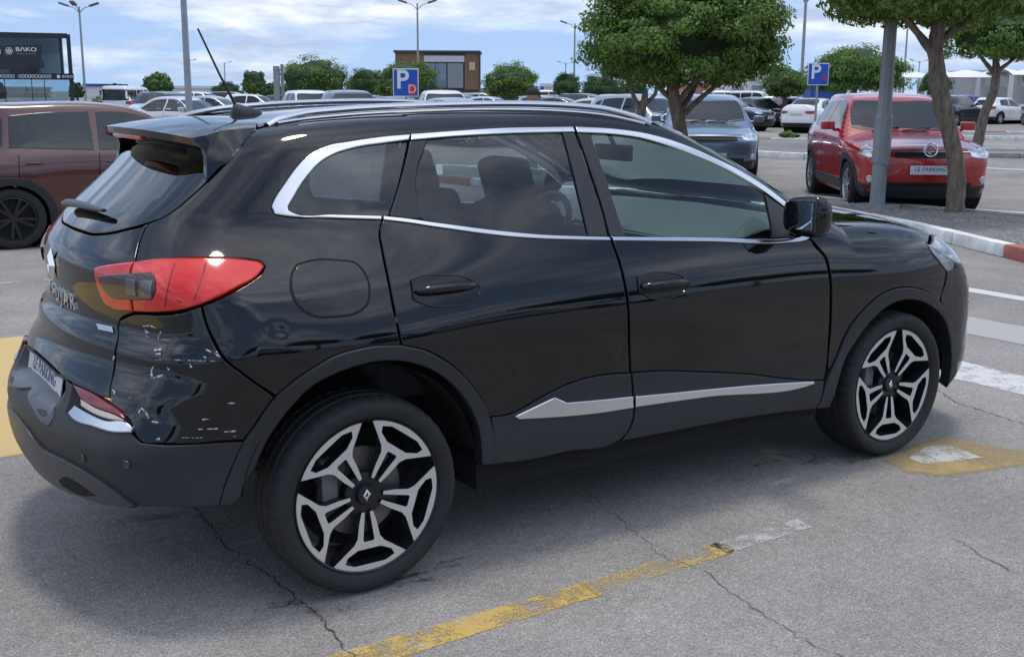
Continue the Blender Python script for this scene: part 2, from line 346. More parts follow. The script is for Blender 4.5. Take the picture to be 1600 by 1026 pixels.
sheet('painted_patch', [(2.55, -.86), (3.10, -.80), (3.25, -1.12), (3.9, -1.38), (3.1, -1.36), (2.6, -1.24), (2.48, -1.08)], worn('orange_stain_paint', (.48, .335, .12), .55, 3, (.40, .30, .15), edge=.16, fine=90, seed=9), fade=.06)
sheet('painted_arrow', [(2.66, -.95), (2.88, -.88), (3.01, -.90), (3.02, -.98), (2.99, -1.17), (2.92, -1.155), (2.82, -1.13), (2.64, -1.07)], worn('worn_white_arrow', (.58, .57, .52), .545, 9, edge=.07, fine=120, seed=4), .0035, fade=.03)
sheet('painted_line', [(4.14, -.80), (4.14, -.24), (4.02, .55), (4.60, .25), (4.56, -.40), (4.52, -.95)], worn('white_stripe_paint', (.66, .65, .63), .57, 6, edge=.07, fine=110, seed=6))
sheet('painted_line', [(5.32, -.6), (5.34, .62), (5.36, 1.4), (5.90, 1.3), (5.90, .60), (5.88, -.6)], worn('pale_stripe_paint', (.42, .41, .385), .70, 3, seed=8))
sheet('painted_line', [(6.85, .2), (6.84, 1.32), (6.86, 2.2), (7.06, 2.2), (7.05, 1.4), (7.02, .2)], worn('white_thin_paint', (.66, .65, .62), .62, 5, seed=7))
def crack(pts, wd, seed=0, m=None):
    r_ = random.Random(seed); p = [np.array(q, float) for q in pts]; d = []
    for a, b in zip(p[:-1], p[1:]):
        k = max(2, int(np.linalg.norm(b-a)/.018)); d += [a+(b-a)*j/k+np.array([r_.gauss(0, .006), r_.gauss(0, .006)]) for j in range(k)]
    d.append(p[-1]); v = []; f = []
    for i, q in enumerate(d):
        t_ = d[min(i+1, len(d)-1)]-d[max(i-1, 0)]; t_ = t_/(np.linalg.norm(t_)+1e-9); n = np.array([-t_[1], t_[0]]); w2 = wd*r_.uniform(.25, 1)*min(1, (i+1)/5, (len(d)-i)/5)
        v += [tuple(q+n*w2)+(.0028,), tuple(q-n*w2)+(.0028,)]
    f = [(2*i, 2*i+2, 2*i+3, 2*i+1) for i in range(len(d)-1)]
    ob('crack', mesh('crack', v, f, m or mat('crack_tar', (.05, .047, .044), .95)), ground)
crack([(-.24,.33),(-.24,.13),(-.27,-.23),(-.25,-.46),(-.23,-.62),(-.23,-.8),(-.22,-.95),(-.25,-1.23),(-.21,-1.5)], .0038, 1)
crack([(-.23,-.80),(-.28,-.83),(-.33,-.82)], .007, 8)
M_fine = mat('hairline_crack', (.10, .096, .09), .95)
crack([(1.2,-.45),(1.16,-.62),(1.06,-1.0),(1.0,-1.21),(1.04,-1.36),(.99,-1.54),(.96,-1.75),(.94,-1.94),(.97,-2.1)], .0022, 2, M_fine)
crack([(2.03,-1.65),(2.01,-1.71),(1.96,-1.84),(1.93,-2.0)], .0028, 3, M_fine)
crack([(2.1,-.35),(2.2,-.55),(2.3,-.8)], .004, 4); crack([(-1.3,2.0),(-.9,1.3),(-.95,.5),(-1.1,0)], .003, 5, M_fine)
crack([(3.2,-1.6),(3.6,-1.2),(3.7,-.5),(4.2,.3),(4.6,1.4)], .004, 6, M_fine)
def stain(pts, m, z=.0058): sheet('oil_stain', pts, m, z, fade=.022)
M_st = worn('oil_stain', (.06, .052, .046), .42, 9, (.085, .07, .06), edge=.16, fine=40, seed=2)
def blob(cx_, cy_, rx, ry, seed):
    r_ = random.Random(seed); ph = [r_.uniform(0, 6.28) for _ in range(6)]; pts = []
    for k in range(48):
        a = 2*math.pi*k/48; f_ = 1+sum(math.sin(a*(j+2)+ph[j])*.16/(1+j*.3) for j in range(6)); pts.append((cx_+rx*f_*math.cos(a), cy_+ry*f_*math.sin(a)))
    stain(pts, M_st, .0042+.0004*(seed % 5))
for i, a in enumerate(((-.30, -.81, .10, .035), (-.16, -.84, .10, .03), (.05, -.86, .12, .03), (.22, -.85, .12, .028), (.36, -.82, .06, .03), (-.22, -.93, .04, .05), (2.30, -.76, .12, .05), (2.46, -.86, .12, .045), (2.15, -.66, .12, .03), (-.42, .18, .16, .07), (-.12, -.97, .05, .03), (.15, -.90, .07, .025))): blob(*a, i)
# traffic islands: gravel tops, kerb stones one by one
M_kw = mat('white_kerb_paint', (.80, .79, .76), .8, vary=.35, vscale=5, bump=.004, bscale=25); M_kr = mat('red_kerb_paint', (.46, .15, .11), .8, vary=.35, vscale=5, bump=.004, bscale=25); M_kc = mat('bare_kerb_concrete', (.34, .32, .29), .9, vary=.3, vscale=4, bump=.004, bscale=25)
M_grav = asphalt('gravel_bed', .20, .05, .35)
def island(poly, pats, h=.14, kw=.14, length=1.0):
    P = [Vector((a, b)) for a, b in poly]; n = len(P)
    isl = struct(ob('traffic_island', mesh('traffic_island', [(p.x, p.y, h-.03) for p in P]+[(p.x, p.y, 0) for p in P], [tuple(range(n))]+[(i, (i+1) % n, n+(i+1) % n, n+i) for i in range(n)], M_grav)))
    cen = sum(P, Vector((0, 0)))/n
    for i in range(n):
        a, b = P[i], P[(i+1) % n]; d = (b-a); ln = d.length; d.normalize(); nn = Vector((-d.y, d.x))
        if nn.dot((a+b)/2-cen) < 0: nn = -nn
        k = max(1, int(round(ln/length)))
        for j in range(k):
            c = a+d*(ln*(j+.5)/k)+nn*(kw*.5-.02); pt = pats[i % len(pats)]; mm = {'w': M_kw, 'r': M_kr, 'c': M_kc}[pt[j % len(pt)]]
            key = (round(ln/k, 3), h, mm.name)
            if key not in KERB: KERB[key] = MB().box((0, 0, 0), (ln/k-.012, kw, h)).obj('kerb_stone', mm, None, bevel=.018); o = KERB[key]
            else: o = KERB[key].copy(); COL.objects.link(o)
            o.parent = isl; o.location = (c.x, c.y, h/2); o.rotation_euler = (0, random.uniform(-.006, .006), math.atan2(d.y, d.x)+random.uniform(-.008, .008))
    return isl
KERB = {}
def gp(px, d):  # ground point under an image column at a given depth
    fw = Vector((_f.x, _f.y, 0)).normalized(); rt = Vector((_r.x, _r.y, 0)).normalized(); q = CAMP+fw*d+rt*((px-800)/1768.37*d); return (q.x, q.y)
island([(9.96,4.45),(9.08,2.62),(8.2,.8),(10.6,-.2),(11.8,2.0),(11.80,4.6),(11.62,6.3),(11.55,7.6),(10.9,7.2)], ['ww', 'rww', 'wr', 'c', 'c', 'c', 'c', 'c', 'w'])
island([gp(1000, 40), gp(1250, 38.5), gp(1330, 38), gp(1330, 33), gp(1250, 29), gp(1176, 30), gp(1000, 32)], ['wwrrww', 'wwrr', 'w', 'w', 'w', 'w', 'w'], .16)
island([gp(1480, 47), gp(1720, 47), gp(1720, 41), gp(1480, 42.5)], ['wr', 'w', 'w', 'w'], .16)
island([gp(1470, 33), gp(1700, 32.5), gp(1700, 29.5), gp(1470, 30.5)], ['w', 'w', 'c', 'w'], .13)
island([gp(690, 24), gp(1080, 21.0), gp(1090, 17.8), gp(860, 18.6), gp(690, 21)], ['w', 'w', 'wwr', 'wwr', 'w'], .14)
sheet('painted_line', [gp(1480, 26.5), gp(1700, 24.5), gp(1700, 24.2), gp(1480, 26.2)], worn('bay_line_paint', (.62, .61, .58), .62, 3, seed=11))
sheet('painted_line', [gp(1500, 16.6), gp(1680, 15.6), gp(1680, 15.4), gp(1500, 16.4)], MATS['bay_line_paint'])
q = MB(); r_ = random.Random(9)          # loose stones on the near island
for k in range(2600):
    for _ in range(20):
        x, y = r_.uniform(8.3, 11.8), r_.uniform(-.1, 7.5)
        if inside(np.array([(9.86,4.35),(9.2,2.7),(8.5,.95),(10.5,.1),(11.6,2.0),(11.6,4.6),(11.45,6.3),(11.35,7.3),(10.9,7.0)]), np.array([[x, y]]))[0]: break
    else: continue
    s_ = r_.uniform(.008, .03); q.add([(x+s_*r_.uniform(.6, 1)*a, y+s_*r_.uniform(.6, 1)*b, .112+s_*c) for a, b, c in ((1, 0, 0), (0, 1, 0), (-1, 0, 0), (0, -1, 0), (.1, .1, .8))], [(0, 1, 4), (1, 2, 4), (2, 3, 4), (3, 0, 4)])
o = q.obj('gravel', mat('gravel_stone', (.30, .28, .25), .9, vary=.4, vscale=3)); o['kind'] = 'stuff'; o['label'] = 'loose grey gravel on the near kerbed island'; o['category'] = 'gravel'
# outlines of the SUV panels in (distance round the body, height), metres
TR = {"quarter":[[0.101,1.214],[0.083,1.171],[0.083,1.123],[0.088,1.027],[0.099,0.91],[0.111,0.832],[0.077,0.836],[0.016,0.84],[-0.023,0.837],[-0.096,0.822],[-0.147,0.794],[-0.196,0.76],[-0.241,0.716],[-0.281,0.764],[-0.307,0.798],[-0.332,0.828],[-0.352,0.858],[-0.379,0.912],[-0.395,0.958],[-0.403,0.999],[-0.37,1.015],[-0.332,1.04],[-0.302,1.063],[-0.283,1.083],[-0.28,1.098],[-0.293,1.111],[-0.316,1.118],[-0.372,1.125],[-0.433,1.128],[-0.495,1.128],[-0.544,1.124],[-0.589,1.117],[-0.614,1.112],[-0.625,1.134],[-0.641,1.168],[-0.649,1.198],[-0.653,1.216],[-0.608,1.237],[-0.573,1.267],[-0.546,1.3],[-0.511,1.342],[-0.484,1.377],[-0.449,1.412],[-0.425,1.463],[-0.416,1.501],[-0.336,1.519],[-0.213,1.532],[0.112,1.546],[0.386,1.554],[0.576,1.559],[0.777,1.561],[0.989,1.556],[1.156,1.544],[1.323,1.517],[1.437,1.487],[1.481,1.467],[1.571,1.421],[1.66,1.377],[1.861,1.287],[2.05,1.176],[2.009,1.172],[1.914,1.242],[1.786,1.313],[1.652,1.368],[1.526,1.415],[1.404,1.452],[1.284,1.478],[1.163,1.491],[0.984,1.501],[0.649,1.5],[0.441,1.492],[0.303,1.485],[0.164,1.478],[-0.007,1.463],[-0.095,1.452],[-0.162,1.427],[-0.2,1.4],[-0.251,1.338],[-0.288,1.276],[-0.291,1.265],[-0.28,1.243],[-0.239,1.235],[-0.129,1.228],[0.011,1.219]],
"rear_door":[[0.109,1.214],[0.213,1.2],[0.359,1.175],[0.501,1.15],[0.6,1.135],[0.732,1.12],[0.869,1.108],[1.023,1.096],[1.041,1.014],[1.049,0.923],[1.061,0.803],[1.085,0.652],[1.093,0.599],[0.967,0.609],[0.85,0.603],[0.728,0.577],[0.645,0.55],[0.546,0.523],[0.472,0.526],[0.464,0.543],[0.426,0.609],[0.374,0.672],[0.312,0.731],[0.249,0.776],[0.188,0.809],[0.142,0.823],[0.118,0.831],[0.106,0.909],[0.095,1.027],[0.09,1.122],[0.09,1.171]],
"front_door":[[1.035,1.094],[1.16,1.085],[1.411,1.067],[1.576,1.054],[1.746,1.037],[1.927,1.028],[2.051,1.034],[2.09,0.992],[2.126,0.953],[2.141,0.891],[2.155,0.795],[2.187,0.623],[2.179,0.456],[2.166,0.425],[2.094,0.432],[1.939,0.461],[1.739,0.505],[1.418,0.56],[1.239,0.586],[1.102,0.599],[1.094,0.651],[1.072,0.802],[1.061,0.921],[1.051,1.014]],
"rear_clad":[[1.093,0.596],[0.968,0.606],[0.85,0.601],[0.728,0.575],[0.645,0.547],[0.546,0.521],[0.474,0.523],[0.481,0.447],[0.485,0.359],[0.642,0.347],[0.795,0.349],[1.011,0.343],[1.042,0.353],[1.091,0.402],[1.106,0.449],[1.102,0.523]],
"front_clad":[[1.102,0.596],[1.239,0.584],[1.418,0.557],[1.739,0.502],[1.939,0.458],[2.094,0.429],[2.162,0.421],[2.141,0.332],[2.125,0.305],[1.877,0.324],[1.611,0.337],[1.312,0.341],[1.052,0.346],[1.1,0.398],[1.115,0.45],[1.111,0.522]],
"rear_strip":[[0.568,0.515],[0.586,0.501],[0.747,0.483],[0.947,0.468],[1.103,0.464],[1.103,0.508],[0.958,0.517],[0.794,0.53],[0.74,0.558]],
"front_strip":[[1.116,0.506],[1.113,0.465],[1.479,0.45],[2.066,0.415],[2.102,0.419],[2.086,0.43],[1.738,0.462],[1.419,0.485]],
"fender":[[2.075,1.036],[2.107,0.996],[2.141,0.957],[2.154,0.89],[2.169,0.794],[2.201,0.621],[2.195,0.468],[2.212,0.471],[2.252,0.522],[2.292,0.602],[2.334,0.667],[2.39,0.719],[2.454,0.765],[2.526,0.787],[2.622,0.788],[2.712,0.769],[2.819,0.727],[2.893,0.682],[2.886,0.774],[2.881,0.823],[2.836,0.871],[2.795,0.922],[2.794,0.964],[2.744,0.988],[2.673,1.004],[2.568,1.025],[2.46,1.041],[2.443,1.059],[2.522,1.076],[2.628,1.085],[2.485,1.091],[2.173,1.113],[2.113,1.059]],
"arch_r":[[-0.374,0.395],[-0.357,0.476],[-0.341,0.528],[-0.32,0.584],[-0.299,0.619],[-0.274,0.666],[-0.241,0.716],[-0.196,0.76],[-0.147,0.794],[-0.096,0.822],[-0.023,0.837],[0.016,0.84],[0.077,0.836],[0.111,0.831],[0.142,0.821],[0.188,0.806],[0.246,0.774],[0.31,0.729],[0.372,0.67],[0.423,0.607],[0.461,0.541],[0.471,0.503],[0.481,0.447],[0.485,0.359],[0.428,0.365],[0.427,0.42],[0.419,0.498],[0.393,0.561],[0.349,0.627],[0.283,0.692],[0.215,0.739],[0.143,0.772],[0.077,0.788],[0.015,0.792],[-0.024,0.787],[-0.097,0.768],[-0.149,0.742],[-0.2,0.69],[-0.241,0.632],[-0.273,0.574],[-0.298,0.509],[-0.326,0.439],[-0.337,0.402],[-0.353,0.388]],
"arch_f":[[2.129,0.304],[2.145,0.331],[2.178,0.417],[2.216,0.468],[2.252,0.519],[2.292,0.6],[2.335,0.664],[2.391,0.716],[2.455,0.762],[2.527,0.784],[2.623,0.785],[2.714,0.766],[2.821,0.724],[2.908,0.667],[2.972,0.6],[3.014,0.516],[3.027,0.438],[3.033,0.355],[3.05,0.289],[3.04,0.233],[3.001,0.319],[2.995,0.409],[2.991,0.484],[2.963,0.564],[2.908,0.624],[2.816,0.682],[2.72,0.717],[2.629,0.732],[2.55,0.723],[2.482,0.689],[2.419,0.632],[2.364,0.574],[2.302,0.507],[2.244,0.391],[2.22,0.326],[2.213,0.296]],
"glass_q":[[-0.24,1.265],[-0.236,1.255],[-0.221,1.247],[-0.083,1.238],[0.132,1.227],[0.273,1.46],[0.157,1.456],[0.007,1.441],[-0.076,1.422],[-0.127,1.399],[-0.184,1.348]],
"chrome_q":[[-0.29,1.265],[-0.279,1.243],[-0.237,1.236],[-0.084,1.226],[0.101,1.215],[0.103,1.227],[-0.083,1.237],[-0.221,1.246],[-0.236,1.254],[-0.24,1.265],[-0.184,1.348],[-0.127,1.399],[-0.076,1.422],[0.007,1.441],[0.157,1.456],[0.278,1.465],[0.296,1.483],[0.164,1.477],[-0.007,1.462],[-0.095,1.451],[-0.162,1.426],[-0.2,1.399],[-0.251,1.337],[-0.287,1.276]],
"chrome_rb":[[0.109,1.214],[0.213,1.2],[0.359,1.175],[0.501,1.15],[0.6,1.135],[0.732,1.12],[0.869,1.108],[1.023,1.096],[1.018,1.108],[0.872,1.12],[0.735,1.133],[0.604,1.15],[0.504,1.165],[0.363,1.189],[0.216,1.213],[0.111,1.226]],
"chrome_fb":[[1.035,1.094],[1.16,1.085],[1.411,1.067],[1.576,1.054],[1.746,1.037],[1.927,1.028],[2.051,1.034],[2.115,1.057],[2.113,1.067],[2.05,1.05],[1.933,1.044],[1.752,1.053],[1.58,1.068],[1.415,1.081],[1.164,1.098],[1.03,1.108]],
"chrome_rt":[[0.303,1.484],[0.441,1.491],[0.648,1.499],[0.971,1.5],[0.971,1.482],[0.64,1.48],[0.434,1.473],[0.289,1.464]],
"chrome_ft":[[0.983,1.5],[1.163,1.49],[1.283,1.476],[1.403,1.451],[1.525,1.414],[1.651,1.366],[1.784,1.312],[1.913,1.241],[2.009,1.172],[1.992,1.152],[1.896,1.218],[1.767,1.287],[1.639,1.344],[1.513,1.389],[1.392,1.426],[1.273,1.455],[1.153,1.47],[0.981,1.48]],
"pillar_c":[[0.139,1.226],[0.286,1.462],[0.352,1.466],[0.268,1.312],[0.273,1.213],[0.217,1.215]],
"glass_r":[[0.354,1.466],[0.483,1.474],[0.694,1.481],[0.913,1.482],[0.926,1.116],[0.762,1.131],[0.604,1.151],[0.505,1.166],[0.363,1.19],[0.275,1.211],[0.271,1.312]],
"pillar_br":[[0.916,1.482],[0.969,1.481],[0.99,1.345],[1.008,1.22],[1.015,1.11],[0.929,1.116]],
"pillar_bf":[[0.982,1.479],[1.039,1.474],[1.095,1.104],[1.027,1.109],[1.019,1.219],[1.001,1.345]],
"glass_f":[[1.042,1.474],[1.152,1.467],[1.272,1.452],[1.39,1.422],[1.512,1.385],[1.637,1.339],[1.765,1.282],[1.876,1.219],[1.87,1.151],[1.855,1.055],[1.415,1.082],[1.098,1.103]],
"mirror_tri":[[1.88,1.219],[1.991,1.15],[1.949,1.048],[1.858,1.053],[1.874,1.151]],
"paint_bumper":[[-0.685,0.92],[-0.62,0.949],[-0.519,0.962],[-0.46,0.974],[-0.408,0.997],[-0.399,0.956],[-0.384,0.909],[-0.356,0.853],[-0.335,0.823],[-0.31,0.793],[-0.284,0.759],[-0.246,0.712],[-0.275,0.664],[-0.301,0.618],[-0.322,0.584],[-0.374,0.591],[-0.41,0.592],[-0.484,0.599],[-0.519,0.599],[-0.539,0.616],[-0.564,0.651],[-0.603,0.673],[-0.645,0.687],[-0.656,0.725],[-0.668,0.811],[-0.669,0.858],[-0.69,0.899]],
"taillight_o":[[-0.616,1.11],[-0.543,1.123],[-0.494,1.126],[-0.432,1.127],[-0.371,1.123],[-0.323,1.115],[-0.292,1.106],[-0.283,1.097],[-0.296,1.072],[-0.334,1.047],[-0.371,1.024],[-0.407,1.005],[-0.46,0.986],[-0.517,0.975],[-0.613,0.962]],
"taillight_i":[[-0.62,1.11],[-0.696,1.096],[-0.755,1.083],[-0.792,1.072],[-0.781,1.03],[-0.772,0.998],[-0.75,0.966],[-0.704,0.956],[-0.619,0.961]],
"lamp_inset":[[-0.763,1.052],[-0.631,1.075],[-0.543,1.086],[-0.526,1.062],[-0.526,1.028],[-0.537,1.01],[-0.632,0.998],[-0.718,0.998],[-0.746,1.022]],
"glass_rear_edge":[[-0.516,1.342],[-0.547,1.302],[-0.574,1.269],[-0.609,1.238],[-0.659,1.218],[-0.73,1.197],[-0.808,1.179],[-0.906,1.166],[-1.02,1.165],[-1.15,1.167],[-1.226,1.17]],
"tailgate_edge":[[-0.656,1.214],[-0.654,1.198],[-0.644,1.166],[-0.629,1.132],[-0.617,1.108],[-0.619,0.959],[-0.688,0.919],[-0.696,0.898],[-0.674,0.857],[-0.674,0.81],[-0.659,0.727]],
"tailgate_bottom":[[-0.651,0.702],[-0.679,0.698],[-0.737,0.703],[-0.803,0.706],[-0.885,0.715],[-0.993,0.728],[-1.128,0.735],[-1.204,0.737]],
"bumper_low":[[-0.374,0.391],[-0.426,0.4],[-0.491,0.403],[-0.572,0.393],[-0.653,0.378],[-0.759,0.365],[-0.883,0.347],[-0.96,0.357],[-0.969,0.396]],
"diff_top":[[-0.542,0.4],[-0.599,0.444],[-0.686,0.477],[-0.772,0.488],[-0.923,0.493],[-1.018,0.525]],
"ridge":[[-0.321,0.582],[-0.374,0.589],[-0.484,0.597],[-0.517,0.597],[-0.536,0.574],[-0.553,0.565],[-0.606,0.558],[-0.664,0.551],[-0.759,0.544]],
"fog":[[-0.802,0.704],[-0.737,0.703],[-0.645,0.687],[-0.603,0.675],[-0.567,0.654],[-0.611,0.645],[-0.685,0.647],[-0.754,0.658],[-0.782,0.674]],
"fogchrome":[[-0.787,0.625],[-0.773,0.65],[-0.71,0.644],[-0.631,0.639],[-0.569,0.648],[-0.548,0.636],[-0.546,0.624],[-0.598,0.615],[-0.673,0.615],[-0.749,0.615]],
"badge":[[-0.799,0.893],[-0.714,0.897],[-0.703,0.881],[-0.781,0.878]],
"flap":[[-0.204,1.076],[-0.192,1.098],[-0.147,1.106],[-0.067,1.101],[-0.014,1.089],[0.013,1.056],[0.02,1.004],[0.008,0.967],[-0.027,0.946],[-0.074,0.942],[-0.145,0.951],[-0.178,0.976],[-0.199,1.015],[-0.206,1.05]],
"handle_r":[[0.172,1.026],[0.206,1.035],[0.293,1.033],[0.377,1.02],[0.428,0.988],[0.426,0.964],[0.385,0.941],[0.296,0.935],[0.212,0.948],[0.171,0.969]],
"handle_f":[[1.116,0.958],[1.161,0.968],[1.255,0.963],[1.331,0.943],[1.366,0.918],[1.34,0.892],[1.258,0.87],[1.164,0.879],[1.114,0.905]],
"headlight":[[2.796,0.958],[2.879,0.938],[2.915,0.895],[2.932,0.852],[2.925,0.829],[2.889,0.825],[2.841,0.873],[2.802,0.926]],
"bumper_f_edge":[[2.89,0.822],[2.895,0.773],[2.896,0.703],[2.974,0.606],[3.018,0.519],[3.031,0.437],[3.037,0.353],[3.08,0.263]],
"fin":[[-0.708,1.462],[-0.605,1.44],[-0.555,1.412],[-0.533,1.378],[-0.518,1.346],[-0.491,1.381],[-0.456,1.416],[-0.433,1.466],[-0.423,1.501],[-0.46,1.433]],
"wiper":[[-1.411,1.205],[-1.253,1.219],[-1.029,1.221],[-0.889,1.218]],
"sensor":[[-0.698,0.518],[-0.556,0.533]],
"slot":[[-0.837,0.402],[-0.791,0.43],[-0.698,0.423],[-0.661,0.408],[-0.747,0.382],[-0.826,0.384]],
"ledge":[[-1.201,0.641],[-1.112,0.676],[-1.043,0.668],[-0.867,0.624],[-0.848,0.599],[-0.858,0.573],[-0.891,0.57],[-0.977,0.589],[-1.094,0.614]],
"scr0":[[-0.583,0.92],[-0.558,0.926],[-0.535,0.923]],
"scr1":[[-0.576,0.904],[-0.562,0.904]],
"scr2":[[-0.573,0.893],[-0.552,0.887],[-0.534,0.888],[-0.481,0.895]],
"scr3":[[-0.517,0.914],[-0.524,0.902],[-0.526,0.891],[-0.525,0.877],[-0.519,0.865],[-0.511,0.855],[-0.505,0.845]],
"scr4":[[-0.52,0.906],[-0.51,0.897]],
"scr5":[[-0.52,0.834],[-0.482,0.841],[-0.421,0.842],[-0.355,0.841]],
"scr6":[[-0.523,0.816],[-0.529,0.8],[-0.525,0.782]],
"scr7":[[-0.53,0.792],[-0.524,0.779],[-0.506,0.787],[-0.492,0.794]],
"scr8":[[-0.482,0.818],[-0.478,0.809]],
"scr9":[[-0.425,0.832],[-0.422,0.821]],
"scr10":[[-0.544,0.679],[-0.539,0.694],[-0.529,0.688]],
"scr11":[[-0.526,0.685],[-0.517,0.671],[-0.517,0.653]],
"scr12":[[-0.507,0.66],[-0.493,0.657]],
"scr13":[[-0.441,0.614],[-0.397,0.608],[-0.338,0.6]],
"scr14":[[-0.408,0.636],[-0.371,0.632]],
"scr15":[[-0.4,0.665],[-0.385,0.665]],
"scr16":[[-0.38,0.66],[-0.35,0.653]],
"scr17":[[-0.36,0.619],[-0.337,0.617]],
"scr18":[[-0.346,0.71],[-0.333,0.708]],
"scr19":[[-0.391,0.873],[-0.375,0.864]],
"scr20":[[-0.395,0.855],[-0.383,0.844]],
"scr21":[[-0.672,0.819],[-0.676,0.806]],
"scr22":[[-0.651,0.726],[-0.635,0.724],[-0.64,0.708],[-0.639,0.694]],
"scr23":[[-0.595,0.719],[-0.574,0.716]],
"scr24":[[-0.379,0.874],[-0.364,0.865]],
"scr25":[[-0.37,0.862],[-0.358,0.853]],
"scr26":[[-0.577,0.911],[-0.567,0.907]],
"scr27":[[-0.501,0.608],[-0.485,0.612]],
"scr28":[[-0.527,0.86],[-0.506,0.865]],
"scr29":[[-0.518,0.851],[-0.499,0.855]]}
# ------------------------------------------------------------------ the black SUV (rear axle at the origin, nose towards +X)
W0 = cub([.15,.22,.30,.38,.50,.62,.74,.84,.92,.99,1.06,1.12,1.2,1.3,1.4,1.47,1.53,1.6],
         [.80,.845,.880,.888,.878,.878,.890,.897,.888,.869,.845,.822,.791,.752,.711,.680,.651,.60])
XR0 = cub([.2,.29,.36,.42,.5,.56,.62,.67,.73,.78,.82,.855,.88,.92,.98,1.05,1.1,1.145,1.21,1.3,1.4,1.5,1.6],
          [-.70,-.785,-.83,-.855,-.865,-.868,-.84,-.81,-.785,-.755,-.745,-.735,-.715,-.704,-.706,-.71,-.695,-.66,-.60,-.495,-.39,-.30,-.21])
ZT0 = cub([-.6,-.35,0,.4,.8,1.1,1.35,1.55,1.75,2.0,2.25,2.45],[1.45,1.495,1.54,1.568,1.58,1.578,1.553,1.50,1.41,1.285,1.155,1.045])
ZH0 = cub([2.2,2.45,2.7,2.95,3.15,3.3,3.42],[1.13,1.12,1.103,1.052,.955,.825,.69])
XF0 = cub([.2,.3,.45,.6,.75,.85,1.0],[3.49,3.56,3.59,3.595,3.56,3.50,3.38])
def F_suv(P):
    x, y, z = P[..., 0], P[..., 1], P[..., 2]; a = np.abs(y)
    w_ = W0(z)+.028*gau(x, z, -.05, .80, .42, .20)+.026*gau(x, z, 2.70, .82, .42, .17)
    w_ = w_-.075*np.clip(.25-x, 0, 9)**2-.09*np.clip(x-2.35, 0, 9)**2
    g = ss(1.0, 1.25, z); w_ = w_-g*.11*np.clip(.7-x, 0, 9)**2-g*.05*np.clip(x-1.3, 0, 9)**2
    w_ = w_-np.where(y < 0, .0045*gau(x, z, -.288, .915, .022, .020), 0)        # parking ding in the quarter panel
    rec_ = .050*(1-ss(.27, .32, a))*ss(.605, .635, z)*(1-ss(.695, .712, z))          # number plate pocket
    s_ = (w_-a)*.93; r_ = (x-(XR0(z)-.017+.26*a**2+.05*a**4+rec_))*.85; f_ = (XF0(z)-.20*a**2-.30*a**4-x)*.9
    t_ = np.maximum(ZT0(x)-.045*a**2-.05*a**4, ZH0(x)-.06*a**2-.05*a**4)-z
    return np.minimum(smin(smin(smin(s_, r_, .14), f_, .12), t_, .09), z-.17)
S = Surf(F_suv, .30, 2.30)
def tu(x, y, z): # a point's wrap coordinates
    u = x
    if x < S.xa: u = S.xa-S.ru*math.atan2(S.xa-x, -y)
    if x > S.xb: u = S.xb+S.ru*math.atan2(x-S.xb, -y)
    return [u, z]
def mir_u(pts): return [[2*S.uc-u, z] for u, z in pts[::-1]]
M_paint = mat('black_car_paint', (.0028, .0032, .0045), .04, ior=1.58, bump=.0005, bscale=2.6, rvary=.025, vscale=5)
M_plast = mat('black_grained_plastic', (.022, .0235, .027), .5, vary=.18, vscale=14, bump=.0006, bscale=900, spec=.45)
M_gloss = mat('gloss_black_trim', (.006, .006, .007), .12)
M_satin = mat('satin_black_trim', (.026, .027, .030), .42)
M_chrome = mat('brushed_chrome_trim', (.72, .73, .74), .16, metal=1)
M_silver = mat('silver_rail', (.60, .62, .66), .24, metal=1)
M_dark = mat('dark_cavity', (.006, .006, .006), .9)
M_gq = glass('privacy_glass', (.40, .46, .49), 1.6); M_gf = glass('green_tint_glass', (.76, .87, .83), 1.5); M_gr = glass('rear_screen_glass', (.05, .06, .07), 1.62)
M_red = mat('red_lamp_lens', (.68, .014, .009), .07, coat=.6, vary=.12, vscale=30); M_redd = mat('deep_red_lamp_lens', (.20, .006, .008), .08, coat=.6)
M_lamp = mat('clear_lamp', (.17, .16, .165), .10, metal=.6)
M_seat = mat('charcoal_seat_fabric', (.030, .031, .034), .85, vary=.2, vscale=60)
M_dash = mat('sky_tinted_dashboard', (.13, .155, .165), .45)  # pale teal cast: sky mirrored on the dash top, put into its colour
M_white = mat('white_scuff', (.55, .57, .60), .8, vary=.35, vscale=90)
M_plate = mat('white_plate', (.62, .63, .66), .4, vary=.06, vscale=6); M_ink = mat('blue_grey_ink', (.10, .13, .20), .6)
suv = thing('parked_suv', 'glossy black compact SUV with chrome window trim and scuffed rear bumper corner, nearest the viewer', 'suv')
q_ = TR['quarter']
panel('quarter_panel', S.wrap, q_, M_paint, suv, h=.022, both=True)
rd = panel('rear_door', S.wrap, TR['rear_door'], M_paint, suv, h=.03, both=True)
fd = panel('front_door', S.wrap, TR['front_door'], M_paint, suv, h=.03, both=True)
fen = [p for i, p in enumerate(TR['fender']) if i not in (28, 29, 30)]
panel('front_fender', S.wrap, fen, M_paint, suv, h=.03, both=True)
